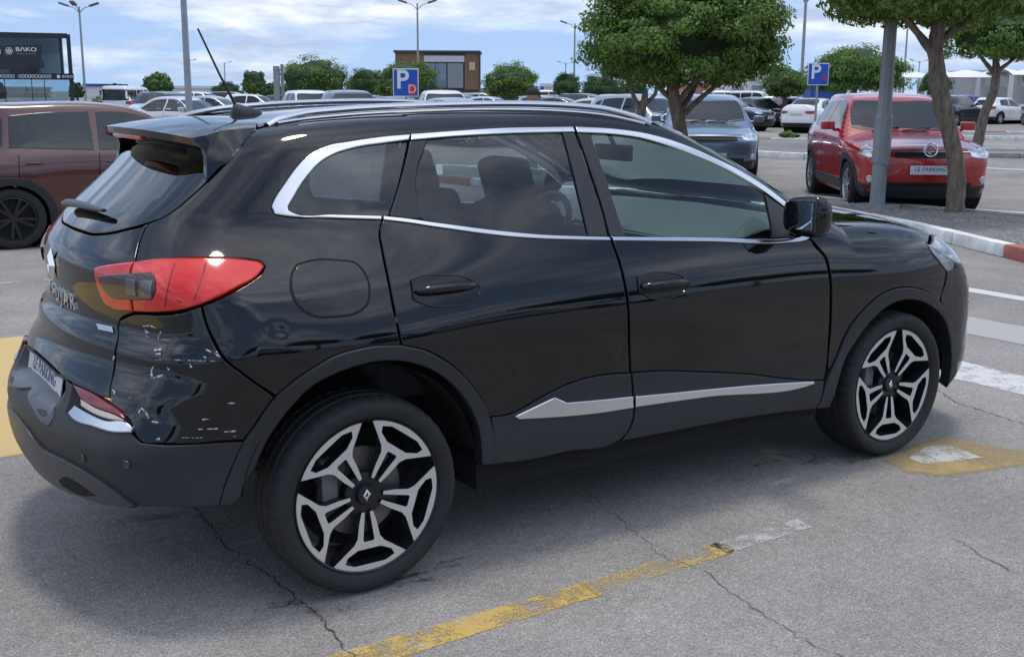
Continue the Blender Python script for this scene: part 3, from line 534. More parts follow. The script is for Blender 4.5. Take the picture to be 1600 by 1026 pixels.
# doors own their glass, trim, handles and cladding
def both_on(doors, name, key, m, **k):
    r_ = panel(name, S.wrap, TR[key], m, None, both=True, **k)
    for d, o in zip(doors, r_): o.parent = d
    return r_
both_on(rd, 'window_pane', 'glass_r', M_gq, off=-.007, thick=.004, lip=.002, h=.05)
both_on(fd, 'window_pane', 'glass_f', M_gf, off=-.007, thick=.004, lip=.002, h=.05)
both_on(rd, 'chrome_trim', 'chrome_rb', M_chrome, off=.004, lip=.003, h=.02); both_on(fd, 'chrome_trim', 'chrome_fb', M_chrome, off=.004, lip=.003, h=.02)
both_on(rd, 'chrome_trim', 'chrome_rt', M_chrome, off=.003, lip=.003, h=.02); both_on(fd, 'chrome_trim', 'chrome_ft', M_chrome, off=.003, lip=.003, h=.02)
both_on(rd, 'pillar_cover', 'pillar_c', M_satin, off=.000, h=.03); both_on(rd, 'pillar_cover', 'pillar_br', M_satin, off=.000, h=.03); both_on(fd, 'pillar_cover', 'pillar_bf', M_satin, off=.000, h=.03)
both_on(fd, 'mirror_mount', 'mirror_tri', M_satin, off=.000, h=.03)
both_on(rd, 'sill_cladding', 'rear_clad', M_plast, off=.007, thick=.03, h=.03); both_on(fd, 'sill_cladding', 'front_clad', M_plast, off=.007, thick=.03, h=.03)
both_on(rd, 'chrome_strip', 'rear_strip', M_chrome, off=.014, lip=.004, h=.02, corner=12); both_on(fd, 'chrome_strip', 'front_strip', M_chrome, off=.014, lip=.004, h=.02, corner=12)
for dr, key in ((rd, 'handle_r'), (fd, 'handle_f')):
    both_on(dr, 'handle_cup', key, M_gloss, off=.0035, lip=.003, h=.02)
    hp = np.array(TR[key]); c0, c1 = hp.min(0), hp.max(0); zc = (c0[1]+c1[1])/2+.004
    uu = np.linspace(c0[0]+.012, c1[0]-.012, 13); k = np.linspace(0, 1, 13)
    P, n = S.wrap(np.stack([uu, np.full(13, zc)], 1), .0); P = P+n*(.008+.022*np.sin(np.pi*k)**.5)[:, None]
    rl = smooth_poly(TR[key], .012); Pr, nr = S.wrap(np.vstack([rl, rl[:1]]), .004)
    for d, s_ in zip(dr, (1, -1)):
        MB().tube([(a, b*s_, c) for a, b, c in Pr], .0028, 6, cap=False).obj('handle_highlight_ring', M_paint, d, True)  # ring added round the cup edge to catch a highlight
        MB().tube([(a, b*s_, c) for a, b, c in P], list(.006+.010*np.sin(np.pi*k)**.35), 12).obj('handle', M_paint, d, True)
panel('quarter_glass', S.wrap, TR['glass_q'], M_gq, suv, off=-.005, thick=.004, lip=.002, h=.05, both=True)
panel('chrome_trim', S.wrap, TR['chrome_q'], M_chrome, suv, off=.004, lip=.004, h=.02, both=True, corner=30)
fl_ = np.array(TR['flap']); panel('fuel_flap', S.wrap, TR['flap'], M_paint, suv, off=.0028, lip=.004, thick=.012, h=.02)
panel('flap_gap', S.wrap, fl_.mean(0)+(fl_-fl_.mean(0))*1.045, M_dark, suv, off=.0010, lip=.001, thick=.01, h=.05)
ra = panel('wheel_arch_trim', S.wrap, TR['arch_r'], M_plast, suv, off=.010, thick=.05, lip=.006, h=.02, both=True)
fa = panel('wheel_arch_trim', S.wrap, [p for p in TR['arch_f'] if p[0] == p[0]], M_plast, suv, off=.010, thick=.05, lip=.006, h=.02, both=True)
# roof, screen, bonnet
def sym(h): return h+[[x, -y] for x, y in h[::-1] if abs(y) > 1e-6]
roof = panel('roof', S.over, sym([[1.435,0],[1.415,-.3],[1.38,-.595],[1.322,-.613],[1.156,-.584],[.988,-.565],[.776,-.538],[.576,-.508],[.386,-.475],[.204,-.441],[.021,-.425],[-.088,-.442],[-.160,-.452],[-.150,-.42],[-.10,-.18],[-.062,0]]), M_paint, suv, h=.04)
panel('windscreen', S.over, sym([[2.28,0],[2.26,-.45],[2.17,-.735],[2.03,-.762],[1.854,-.719],[1.656,-.697],[1.568,-.677],[1.479,-.65],[1.435,-.634],[1.40,-.60],[1.432,-.3],[1.452,0]]), M_gf, suv, off=-.004, thick=.005, lip=.002, h=.06)
panel('bonnet', S.over, sym([[2.305,0],[2.295,-.4],[2.265,-.70],[2.30,-.765],[2.41,-.785],[2.432,-.82],[2.54,-.838],[2.655,-.852],[2.742,-.859],[2.81,-.866],[2.93,-.80],[3.12,-.64],[3.25,-.38],[3.30,0]]), M_paint, suv, h=.03)
panel('cowl', S.over, sym([[2.305,0],[2.26,-.5],[2.17,-.74],[2.13,-.79],[2.20,-.80],[2.262,-.74],[2.292,-.42],[2.30,-.05]]), M_dark, suv, off=-.02, h=.06)
panel('headlight', S.wrap, TR['headlight'], mat('clear_headlamp', (.26, .28, .30), .06, metal=.3, coat=1, vary=.6, vscale=22), suv, off=.002, h=.02, both=True)
be = [p for p in TR['bumper_f_edge'] if p[0] == p[0]]
hb = be+[tu(3.25, -.72, .25), tu(3.45, -.35, .24), [S.uf, .24], [S.uf, .78], tu(3.40, -.35, .79), tu(3.2, -.62, .83), tu(3.03, -.865, .83)]
def mir_f(pts): return [[2*S.uf-u, z] for u, z in pts[::-1]]
hbm = be+[tu(3.25, -.72, .25), tu(3.45, -.35, .24)]; top_ = [tu(3.40, -.35, .79), tu(3.2, -.62, .83), tu(3.03, -.865, .83)]
panel('front_bumper', S.wrap, hbm+mir_f(hbm)+mir_f(top_)[:0]+[[2*S.uf-u, z] for u, z in top_[::-1]]+top_, M_paint, suv, h=.05)
hx = np.array([[2.835, -.862], [2.94, -.795], [3.13, -.635], [3.258, -.376], [3.305, -.12]]); P, n = S.over(hx)
ht = [tu(a, b, c-.007) for a, b, c in P]; hl_ = [tu(3.03, -.865, .835), tu(3.2, -.62, .836), tu(3.40, -.35, .797)]
panel('front_header', S.wrap, ht+mir_f(ht)+[[2*S.uf-u, z] for u, z in hl_]+hl_[::-1], M_gloss, suv, off=-.001, h=.03)
lh_ = [tu(a, b, c-.012) for a, b, c in P[:3]]; panel('headlight_lens', S.wrap, lh_+[tu(3.18, -.60, .86), tu(3.04, -.84, .855)], MATS['clear_headlamp'], suv, off=.004, h=.03, both=True)
gr = [tu(3.5, -.40, .70), tu(3.5, -.40, .58)]
panel('grille', S.wrap, [[u, z] for u, z in gr]+mir_f(gr), M_gloss, suv, off=.004, h=.05)
# tail
ge = [p for p in TR['glass_rear_edge'] if p[0] > S.uc+.03]; gtop = [tu(-.285, -.50, 1.435), tu(-.345, -.518, 1.37)]
gh = [tu(-.29, -.2, 1.455)]+gtop+ge
panel('rear_screen', S.wrap, gh+mir_u(gh), M_gr, suv, off=.001, thick=.005, lip=.003, h=.05)
tb = [p for p in TR['tailgate_bottom'] if p[0] > S.uc+.05]
th_ = [[u, z-.006] for u, z in ge[4:]][::-1]+TR['tailgate_edge']+tb
tail = panel('tailgate', S.wrap, th_+mir_u(th_), M_paint, suv, h=.025)
panel('painted_bumper_corner', S.wrap, TR['paint_bumper'], M_paint, suv, h=.025, both=True)
pb = [o for o in suv.children if o.name.startswith('painted_bumper_corner')][0]
low = [[u, z] for u, z in TR['bumper_low'][:7]]
edge = TR['arch_r'][0:5]+[[u+.0, z] for u, z in TR['ridge'][1:4]]+[[TR['paint_bumper'][i][0]+.004, TR['paint_bumper'][i][1]-.004] for i in (23-1, 21, 20)][:0]
pbl = [[u-.006, z-.002] for u, z in TR['paint_bumper'][18:23]]
bh = low[::-1]+TR['arch_r'][1:4]+[[TR['ridge'][0][0]-.006, TR['ridge'][0][1]-.004]]+[[u, z-.004] for u, z in TR['ridge'][1:3]]+pbl+[[u, z-.006] for u, z in tb[1:]]
rb = panel('rear_bumper', S.wrap, bh+mir_u(bh), M_plast, suv, off=.004, thick=.03, h=.025, corner=30)
dt = [p for p in TR['diff_top'] if p[0] > S.uc+.03]; dl = [[u, z+.004] for u, z in TR['bumper_low'][3:7]]
dh = dl[::-1]+dt
M_diff = mat('grey_diffuser_plastic', (.045, .047, .052), .42, vary=.1)
o = panel('diffuser', S.wrap, dh+mir_u(dh), M_diff, suv, off=.016, thick=.03, h=.03, lip=.006); o.parent = rb
for key, m, of, nm in (('fogchrome', M_chrome, .012, 'chrome_bezel'),):
    r_ = panel(nm, S.wrap, TR[key], M_silver, rb, off=of, h=.02, both=True)
panel('diffuser_slot', S.wrap, TR['slot'], M_dark, rb, off=.0175, h=.03, both=True, thick=.01)
panel('bumper_ledge_sheen', S.wrap, TR['ledge'], mat('ledge_sky_sheen', (.05, .054, .062), .32), rb, off=.0065, h=.03, thick=.01, both=True)  # paler bluish sheet over the bumper step: the sky's reflection put into its colour
fg = TR['fog']; mid = [[(fg[5][0]*.4+fg[3][0]*.6), fg[5][1]*.4+fg[3][1]*.6]]
rec = [[u-.02, z+.004] for u, z in TR['fog'][:1]]+TR['paint_bumper'][20:23][::-1]+[TR['fogchrome'][6]]+TR['fogchrome'][7:]+[[TR['fogchrome'][0][0]-.02, TR['fogchrome'][0][1]]]
panel('lamp_recess', S.wrap, rec, M_dark, rb, off=.006, h=.03, both=True)
zc = [np.interp(u, [fg[0][0], fg[4][0]], [.672, .655]) for u, z in fg]
panel('red_reflector', S.wrap, [fg[0], fg[1], fg[2], fg[3], fg[4], [fg[5][0]+.01, fg[5][1]+.016], [fg[6][0], fg[6][1]+.019], [fg[7][0], fg[7][1]+.018]], M_redd, rb, off=.013, h=.02, both=True)
panel('white_reflector', S.wrap, [[fg[4][0], fg[4][1]-.003], [fg[5][0]+.01, fg[5][1]+.013], [fg[6][0], fg[6][1]+.016], [fg[7][0], fg[7][1]+.015], [fg[7][0]+.01, fg[7][1]-.002], fg[6], fg[5]], mat('milky_lens', (.5, .42, .38), .12, coat=.5), rb, off=.013, h=.02, both=True)
tl = panel('taillight', S.wrap, TR['taillight_o'], M_red, suv, off=.006, thick=.03, h=.02, lip=.006, both=True)
ti = [panel('tailgate_light', S.wrap, TR['taillight_i'] if k == 0 else [[max(u, S.uc+.50), z] for u, z in TR['taillight_i']], M_red, tail, off=.006 if k == 0 else .002, thick=.012, h=.02, lip=.006, mirror=k == 1) for k in (0, 1)]
li_ = np.array(TR['lamp_inset']); c_ = li_.mean(0)
for d_, s_ in zip(ti, (False, True)):
    i_ = panel('reverse_lamp', S.wrap, TR['lamp_inset'], mat('smoked_lens', (.035, .010, .012), .06, coat=.6), d_, off=.010, lip=.003, h=.02, mirror=s_)
for k in range(2):
    for s_ in (False, True):
        a_ = c_+np.array([.018+.055*k, .002]); panel('lamp_reflector', S.wrap, [a_+np.array(q) for q in ((-.02, -.024), (.02, -.024), (.02, .024), (-.02, .024))], M_lamp, suv, off=.0125, lip=.002, h=.02, mirror=s_).parent = ti[1 if s_ else 0]
ol = np.array(TR['taillight_o']); 
for fx in (.36, .58):                                     # moulded ribs inside the lens
    a_ = ol[:, 0].min()+(ol[:, 0].max()-ol[:, 0].min())*fx; zt_ = np.interp(a_, ol[:8, 0], ol[:8, 1]); zb_ = np.interp(a_, ol[:7:-1, 0], ol[:7:-1, 1])
    q = [[a_+.006*math.sin(k/8*math.pi), zb_+.016+(zt_-zb_-.03)*k/8] for k in range(9)]
    for s_ in (0, 1):
        P, n = S.wrap(q, .006); MB().tube([(p[0], p[1]*(-1 if s_ else 1), p[2]) for p in P], .0022, 6).obj('lens_rib', M_redd, tl[s_], True)
fn = [(-.178, -.470, 1.506), (-.232, -.510, 1.470), (-.286, -.533, 1.420), (-.328, -.531, 1.385), (-.368, -.529, 1.345), (-.362, -.518, 1.385), (-.358, -.510, 1.42), (-.366, -.507, 1.448), (-.392, -.505, 1.476), (-.30, -.497, 1.500)]
for s_ in (1, -1):
    q = MB(); q.add([(a, b*s_, c) for a, b, c in fn]+[(a, (b+.03)*s_, c) for a, b, c in fn], [(0, 1, 9), (1, 2, 9), (2, 3, 6, 9), (3, 4, 5, 6), (6, 7, 9), (7, 8, 9)]+[(i, (i+1) % 10, 10+(i+1) % 10, 10+i) for i in range(10)]); q.obj('spoiler_fin', M_paint, suv, True, angle=45)
# roof spoiler
v = []; f = []; ny = 29; sec = 9
for i in range(ny):
    t = -1+2*i/(ny-1); e = abs(t); y = t*.505
    xf_ = -.072-.105*e**2.2; zf = float(S.over([[xf_, y]])[0][0, 2])+.003; xt = -.488+.085*e**2.2; zt = 1.500-.022*e**2.5
    for k in range(sec):
        q = k/(sec-1); v.append((xf_+(xt-xf_)*q, y*(.93+.07*q), zf+(zt-zf)*q+.012*math.sin(math.pi*q)*(1-.4*e)))
    v.append((xt+.004, y, zt-.022)); v.append((xt+.05, y, zt-.036)); v.append((-.27-.06*e, y, 1.44-.03*e)); v.append((xf_-.03, y, zf-.03))
m_ = sec+4
for i in range(ny-1):
    for k in range(m_): f.append((i*m_+k, i*m_+(k+1) % m_, (i+1)*m_+(k+1) % m_, (i+1)*m_+k))
f.append(tuple(range(m_))); f.append(tuple((ny-1)*m_+k for k in range(m_)))
mb = MB(); mb.add(v, f); sp = mb.obj('roof_spoiler', M_paint, suv, True, angle=40)
MB().box((-.455, 0, 1.468), (.02, .34, .014)).obj('high_brake_light', M_red, sp, bevel=.003)
# rails and aerial
qx = [-.150,-.088,.021,.204,.386,.576,.776,.988,1.156,1.30,1.39]; qy = [-.462,-.447,-.432,-.449,-.484,-.516,-.546,-.573,-.594,-.622,-.636]
xs = np.linspace(-.135, 1.36, 40); ys = np.interp(xs, qx, qy)-.004
P, n = S.over(np.stack([xs, ys], 1)); lift = .022*np.clip(np.minimum((xs+.135)/.16, (1.36-xs)/.20), 0, 1)**.5
for s_ in (1, -1): MB().tube([(a, b*s_, c+l) for (a, b, c), l in zip(P, lift)], [.016]*40, 10, squash=.72).obj('roof_rail', M_silver, suv, True)
xs2 = np.linspace(-.10, 1.33, 30); P2, n2 = S.over(np.stack([xs2, np.interp(xs2, qx, qy)-.016], 1))
for s_ in (1, -1): MB().tube([(a, b*s_, c+.003) for a, b, c in P2], .007, 8).obj('rail_base_strip', M_silver, suv, True)
an = MB(); v = []
for i in range(9):
    t = i/8; x = -.085+.115*t; hw = .026*math.sin(math.pi*min(1, .12+t*.80))**.6; hh = .046*(1-t)**.8*min(1, .3+t*6)+.006
    z0 = float(S.over([[x, 0]])[0][0, 2])
    v.append([(x, hw*math.cos(a), z0+hh*math.sin(a)) for a in np.linspace(0, math.pi, 9)])
an.add([p for r_ in v for p in r_], [(i*9+k, i*9+k+1, (i+1)*9+k+1, (i+1)*9+k) for i in range(8) for k in range(8)]+[tuple(range(9)), tuple(72+k for k in range(9))])
aer = an.obj('aerial', M_satin, suv, True)
MB().tube([(-.062, 0, 1.565), (-.12, 0, 1.68), (-.192, 0, 1.838)], [.0065, .0042, .0036], 8).obj('aerial_mast', M_satin, aer, True)
# door mirrors
for s_ in (1, -1):
    v = []; nu, nv = 20, 13
    for j in range(nv):
        ph = -math.pi/2+math.pi*j/(nv-1)
        for i in range(nu):
            th = 2*math.pi*i/nu; sg = lambda c, e: math.copysign(abs(c)**e, c)
            X = sg(math.cos(ph), .5)*sg(math.cos(th), .55); Y = sg(math.cos(ph), .5)*sg(math.sin(th), .55); Z = sg(math.sin(ph), .6)
            x = 1.915+.060*X*(1.0 if X > 0 else .6); y = -.958+.090*Y; z = 1.146+.080*Z*(1-.10*Y)
            v.append((x-.018*(y+.958)/.09, s_*y, z))
    f = [(j*nu+i, j*nu+(i+1) % nu, (j+1)*nu+(i+1) % nu, (j+1)*nu+i) for j in range(nv-1) for i in range(nu)]
    mm = MB(); mm.add(v, f); mo = mm.obj('door_mirror', M_paint, suv, True, angle=60)
    gl_ = MB().box((1.884, s_*-.960, 1.148), (.012, .122, .108)); gl_.obj('mirror_glass', mat('mirror_silver', (.75, .78, .8), .02, metal=1), mo, bevel=.004)
    MB().box((1.890, s_*-.960, 1.148), (.014, .142, .126)).obj('mirror_bezel', M_satin, mo, bevel=.006)
    MB().tube([(1.95, s_*-.93, 1.09), (1.99, s_*-.875, 1.07), (2.01, s_*-.83, 1.07)], [.03, .026, .03], 10, squash=.6).obj('mirror_stalk', M_satin, mo, True)
    MB().box((1.955, s_*-1.015, 1.086), (.04, .05, .010)).obj('indicator', M_lamp, mo, bevel=.003)
# plate, emblem, letters, badge
def plate(par, txt, c, w_, h_, rot, depth=.004, m=M_plate, sub=True):
    pl_ = MB().box((0, 0, 0), (w_, h_, depth)).obj('number_plate', m, par, bevel=.0015)
    pl_.matrix_local = Matrix.Translation(c) @ rot
    t = ob('lettering', text_mesh(txt, h_*.62, M_ink, .0004, bold=True, extend=1.05), pl_); t.location = (0, h_*.10, depth/2+.0008)
    t.scale = (min(1, w_*.86/max(t.dimensions.x, 1e-3)),)+(1, 1) if t.dimensions.x > 0 else (1, 1, 1)
    if sub:
        t2 = ob('lettering', text_mesh('- - - - - - - - - - -', h_*.2, M_ink, .0003), pl_); t2.location = (0, -h_*.32, depth/2+.0008)
    return pl_
P, n = S.wrap([[S.uc, .668]]); Mr = Matrix(((0, .20, -.98), (-1, 0, 0), (0, .98, .20))).to_4x4()
plate(suv, 'LE PARKING', Vector((-.792, 0, .664)), .50, .098, Mr)
v = []; 
def diamond(par, c, rot, sx, sz, wd, dp, m):
    pts = []
    for k, (a, b) in enumerate(((0, 1), (1, 0), (0, -1), (-1, 0))): pts.append((a, b))
    vv = []
    for r_ in (1, .5): vv += [(a*sx*r_, b*sz*r_, 0 if r_ == 1 else dp) for a, b in pts]
    vv += [(a*sx*.32, b*sz*.32, 0) for a, b in pts]
    q = MB(); q.add(vv, [(i, (i+1) % 4, 4+(i+1) % 4, 4+i) for i in range(4)]+[(4+i, 4+(i+1) % 4, 8+(i+1) % 4, 8+i) for i in range(4)])
    o_ = q.obj('emblem', m, par); o_.matrix_local = Matrix.Translation(c) @ rot; return o_
P, n = S.wrap([[S.uc, 1.035]]); Rr = Matrix(((0, 0, -1), (-1, 0, 0), (0, 1, 0))).to_4x4()
diamond(tail, Vector((P[0][0]-.003, .045, 1.035)), Rr, .042, .060, .02, .014, M_chrome)
lt = text_mesh('KADJAR', .075, M_chrome, .003, 'lettering', bold=True, extend=1.55)
co = np.empty(len(lt.vertices)*3); lt.vertices.foreach_get('co', co); co = co.reshape(-1, 3)
uz = np.stack([S.uc+ -(-co[:, 0])/1.02*.9+.0, .935+co[:, 1]], 1); P, n = S.wrap(uz); P = P+n*(co[:, 2:3]+.003)
lt.vertices.foreach_set('co', P.ravel()); lt.update(); ob('model_lettering', lt, tail)
bg_ = np.array(TR['badge']); panel('badge', S.wrap, TR['badge'], M_silver, tail, off=.004, lip=.002, h=.02, smooth=False)
b0, b1 = bg_.min(0), bg_.max(0); q = MB()
for k in range(6):
    u0 = b0[0]+(b1[0]-b0[0])*(.10+.14*k); P, n = S.wrap([[u0, b0[1]+.010], [u0+.006, b0[1]+.010], [u0+.006, b1[1]-.010], [u0, b1[1]-.010]], .0047); q.add(P, [(0, 1, 2, 3)])
q.obj('badge_print', M_satin, tail)
for key in TR['sensor']:
    P, n = S.wrap([key], .006); q = MB(); q.lathe([(.012, .001), (.013, .0), (.011, -.004), (.009, -.003), (0, -.003)], 16, 'Y'); o = q.obj('parking_sensor', M_diff, rb, True)
    o.matrix_local = Matrix.Translation(Vector(P[0])) @ Vector(n[0]).to_track_quat('-Y', 'Z').to_matrix().to_4x4()
# scratches down to the primer on the bumper corner
r2 = random.Random(3)
for i in range(99):
    if 'scr%d' % i not in TR: break
    p = np.array(TR['scr%d' % i]); dense = []
    for a, b in zip(p[:-1], p[1:]):
        k = max(2, int(np.linalg.norm(b-a)/.004)); dense += [a+(b-a)*j/k for j in range(k)]
    dense = np.array(dense+[p[-1]]); thin = abs(p[-1][0]-p[0][0]) > .05
    on = True; q = MB()
    for j in range(len(dense)-1):
        if r2.random() < .16: on = not on
        if not on and thin is False and r2.random() < .6: continue
        if not on: continue
        wd = r2.uniform(.0003, .0009) if thin else r2.uniform(.0006, .0028)
        a, b = dense[j], dense[j+1]; d = (b-a)/(np.linalg.norm(b-a)+1e-9); nn = np.array([-d[1], d[0]])*wd+np.array([r2.uniform(-.0006, .0006), r2.uniform(-.0006, .0006)])
        P, n = S.wrap([a-nn, b-nn, b+nn, a+nn], .0012); q.add(P, [(0, 1, 2, 3)])
    if q.v: q.obj('scratch', M_white, pb)
# wiper
wp = [[2*S.uc-TR['wiper'][3][0]-.02, 1.205], [S.uc-.14, 1.213], [S.uc, 1.218], TR['wiper'][3]]
P, n = S.wrap(smooth_poly(wp, .03, closed=False), .028); k = np.linspace(0, 1, len(P))
MB().tube(P, list(.010+.016*np.clip(1-k, 0, 1)**.7*np.clip(k*9, .4, 1)), 10, squash=.6).obj('rear_wiper', M_satin, tail, True)
# wheels
def make_wheel():
    R0 = .2567; w_ = bpy.data.objects.new('wheel', None); COL.objects.link(w_)
    prof = [(.255, .02), (.262, .004), (.275, -.006), (.292, -.012), (.305, -.012), (.316, -.008), (.324, .002), (.3295, .018), (.3315, .036), (.3318, .046), (.3255, .049), (.3255, .057), (.332, .060), (.3325, .092), (.326, .095), (.326, .103), (.3325, .106), (.3325, .138), (.326, .141), (.326, .149), (.332, .152), (.3315, .172), (.328, .196), (.318, .212), (.30, .22), (.275, .218), (.25, .20)]
    n = 180; v = []; m = len(prof)
    for k in range(n):
        a = 2*math.pi*k/n; cut = (k % 4 == 0)
        for r_, h_ in prof:
            rr = r_-(.0045 if cut and r_ > .3235 and (h_ < .047 or h_ > .151) else 0); v.append((rr*math.cos(a), h_, rr*math.sin(a)))
    f = [(k*m+i, ((k+1) % n)*m+i, ((k+1) % n)*m+i+1, k*m+i+1) for k in range(n) for i in range(m-1)]
    q = MB(); q.add(v, f); q.obj('tyre', mat('tyre_rubber', (.017, .0175, .019), .72, vary=.2, vscale=18), w_, True, angle=30)
    MB().lathe([(.262, .006), (.2585, .0), (.254, .004), (.250, .03), (.238, .06), (.233, .20)], 72).obj('rim_barrel', mat('dark_alloy', (.035, .037, .042), .3, metal=.6), w_, True)
    # five forked double spokes, machined face over black sides
    def pol(r_, d): a = rad(d); return [r_*math.sin(a), -r_*math.cos(a)]
    outer = [pol(.060, -13), pol(.085, -12), pol(.150, -15.5), pol(.170, -18), pol(.2525, -31.5)]+[pol(.2535, a) for a in range(-28, 29, 4)]+[pol(.2525, 31.5), pol(.170, 18), pol(.150, 15.5), pol(.085, 12), pol(.060, 13)]
    slot = [pol(.052, -5), pol(.10, -5.5), pol(.158, -6.2), pol(.158, 6.2), pol(.10, 5.5), pol(.052, 5)]
    outer = [pol(.060, -20), pol(.10, -18.5), pol(.150, -15.8), pol(.172, -18.5), pol(.2525, -31.5)]+[pol(.2535, a) for a in range(-28, 29, 4)]+[pol(.2525, 31.5), pol(.172, 18.5), pol(.150, 15.8), pol(.10, 18.5), pol(.060, 20), pol(.060, 9), pol(.10, 8.0), pol(.152, 7.6), pol(.158, 6), pol(.158, -6), pol(.152, -7.6), pol(.10, -8.0), pol(.060, -9)]
    trap = [pol(.186, -13), pol(.186, 13), pol(.214, 22), pol(.236, 22.5), pol(.2395, 14), pol(.236, 9), pol(.236, -9), pol(.2395, -14), pol(.236, -22.5), pol(.214, -22)]
    lo = np.array(outer); lh = np.array(trap); T, fs = tri([lo, lh], np.zeros((0, 2)))
    yf = lambda r_: .004+.020*(1-r_/R0)
    face = MB(); side = MB()
    for k in range(5):
        a = rad(72*k); R_ = np.array([[math.cos(a), -math.sin(a)], [math.sin(a), math.cos(a)]])
        q = T @ R_.T; face.add([(x, yf(math.hypot(x, z)), z) for x, z in q], fs)
        for lp_ in (lo, lh):
            e = lp_ @ R_.T; nn = len(e)
            side.add([(x, yf(math.hypot(x, z))+.0004, z) for x, z in e]+[(x*.985, yf(math.hypot(x, z))+.042, z*.985) for x, z in e], [(i, (i+1) % nn, nn+(i+1) % nn, nn+i) for i in range(nn)])
    face.obj('spoke_faces', mat('machined_alloy', (.70, .71, .73), .30, metal=.75, vary=.06, vscale=300), w_)
    side.obj('spoke_sides', mat('black_alloy', (.018, .020, .024), .28, metal=.3), w_)
    MB().lathe([(0, .020), (.030, .020), (.033, .024), (.036, .034), (.062, .030), (.072, .034), (.072, .06)], 40).obj('hub', MATS['black_alloy'], w_, True)
    q = MB()
    for k in range(5):
        a = rad(72*k+36-90); q.lathe([(0, .032), (.008, .032), (.010, .036), (.010, .05)], 8, c=(.05*math.cos(a), 0, .05*math.sin(a)))
    q.obj('wheel_bolts', MATS['dark_alloy'], w_)
    d_ = diamond(w_, Vector((0, .0185, 0)), Matrix(((1, 0, 0), (0, 0, -1), (0, 1, 0))).to_4x4(), .014, .021, .004, .003, M_chrome)
    MB().lathe([(.07, .075), (.150, .075), (.152, .085), (.150, .098)], 48).obj('brake_disc', mat('brake_steel', (.20, .19, .18), .45, metal=.8, vary=.3, vscale=9), w_, True)
    MB().box((-.115, .085, .05), (.06, .07, .15)).obj('brake_caliper', mat('caliper_grey', (.16, .16, .165), .5), w_, bevel=.012)
    MB().lathe([(0, .12), (.20, .12)], 24).obj('wheel_backing', M_dark, w_)
    return w_
wh = make_wheel()
for i, (x, s_, a) in enumerate(((0, 1, 0), (2.646, 1, 3), (0, -1, 20), (2.646, -1, 50))):
    o = wh if i == 0 else copy_tree(wh)
    o.parent = suv; o.location = (x, -.885*s_, .3325); o.rotation_euler = (0, rad(a), 0 if s_ > 0 else math.pi)
# wheel housings, floor, cabin
for x in (0, 2.646):
    for s_ in (1, -1):
        q = MB(); v = []; n = 25
        for k in range(n):
            a = rad(9+162*k/(n-1)); r_ = .425
            for yy, rr in ((-.865, r_), (-.50, r_), (-.49, .05)): v.append((x+rr*math.cos(a), yy*s_, .345+rr*math.sin(a)))
        q.add(v, [(k*3+j, (k+1)*3+j, (k+1)*3+j+1, k*3+j+1) for k in range(n-1) for j in range(2)]); q.obj('wheel_housing', M_dark, suv)
q = MB(); q.box((1.32, 0, .30), (1.75, 1.66, .10)).box((1.62, 0, .27), (3.3, .96, .10)); q.obj('underbody', M_dark, suv)
def cushion(c, d, par, name, rot=None, bev=.05, m=M_seat): return MB().box(c, d, rot).obj(name, m, par, bevel=bev, seg=4)
for y in (-.37, .37):
    Rt = Matrix.Rotation(rad(-18), 3, 'Y')
    s_ = cushion((1.28, y, .62), (.52, .50, .18), suv, 'front_seat')
    cushion((.985, y, .92), (.16, .48, .60), s_, 'seat_back', Rt, .06); cushion((.875, y, 1.285), (.10, .27, .19), s_, 'headrest', Rt, .045)
    MB().box((.915, y, 1.19), (.018, .11, .10)).obj('headrest_post', M_satin, s_)
s_ = cushion((.40, 0, .64), (.50, 1.28, .16), suv, 'rear_bench'); Rt = Matrix.Rotation(rad(-24), 3, 'Y')
cushion((.085, 0, .95), (.16, 1.26, .62), s_, 'seat_back', Rt, .06)
for y in (-.42, .02, .42): cushion((-.055, y, 1.27), (.10, .27, .17), s_, 'headrest', Rt, .045)
v = []; n = 9
for i in range(n):
    t = i/(n-1); z = 1.03+.078*math.sin(t*math.pi*.5); x = 1.66+.56*t
    for y in np.linspace(-.74, .74, 13): v.append((x, y, z-.02*abs(y)+.03*math.exp(-((y-.37)/.22)**2-((t-.15)/.3)**2)))
q = MB(); q.add(v, [(i*13+j, (i+1)*13+j, (i+1)*13+j+1, i*13+j+1) for i in range(n-1) for j in range(12)]); q.box((1.68, 0, .83), (.10, 1.46, .38)); q.obj('dashboard', M_dash, suv, True)
q = MB(); Rw = Matrix.Rotation(rad(-68), 3, 'Y')
pts = [Vector((1.58, .37, .98))+Rw @ Vector((.18*math.cos(a), .18*math.sin(a), 0)) for a in np.linspace(0, 2*math.pi, 33)]
q.tube(pts, .016, 8); q.tube([pts[4], (1.59, .37, .975), pts[14]], .018, 6).tube([(1.59, .37, .975), pts[24]], .02, 6); q.obj('steering_wheel', M_satin, suv, True)
MB().box((1.70, 0, 1.36), (.035, .235, .072)).tube([(1.71, 0, 1.38), (1.66, 0, 1.46)], .012, 6).obj('interior_mirror', M_satin, suv, bevel=.012)
MB().box((-.35, 0, 1.06), (.42, 1.0, .03)).obj('parcel_shelf', M_seat, suv, bevel=.01)
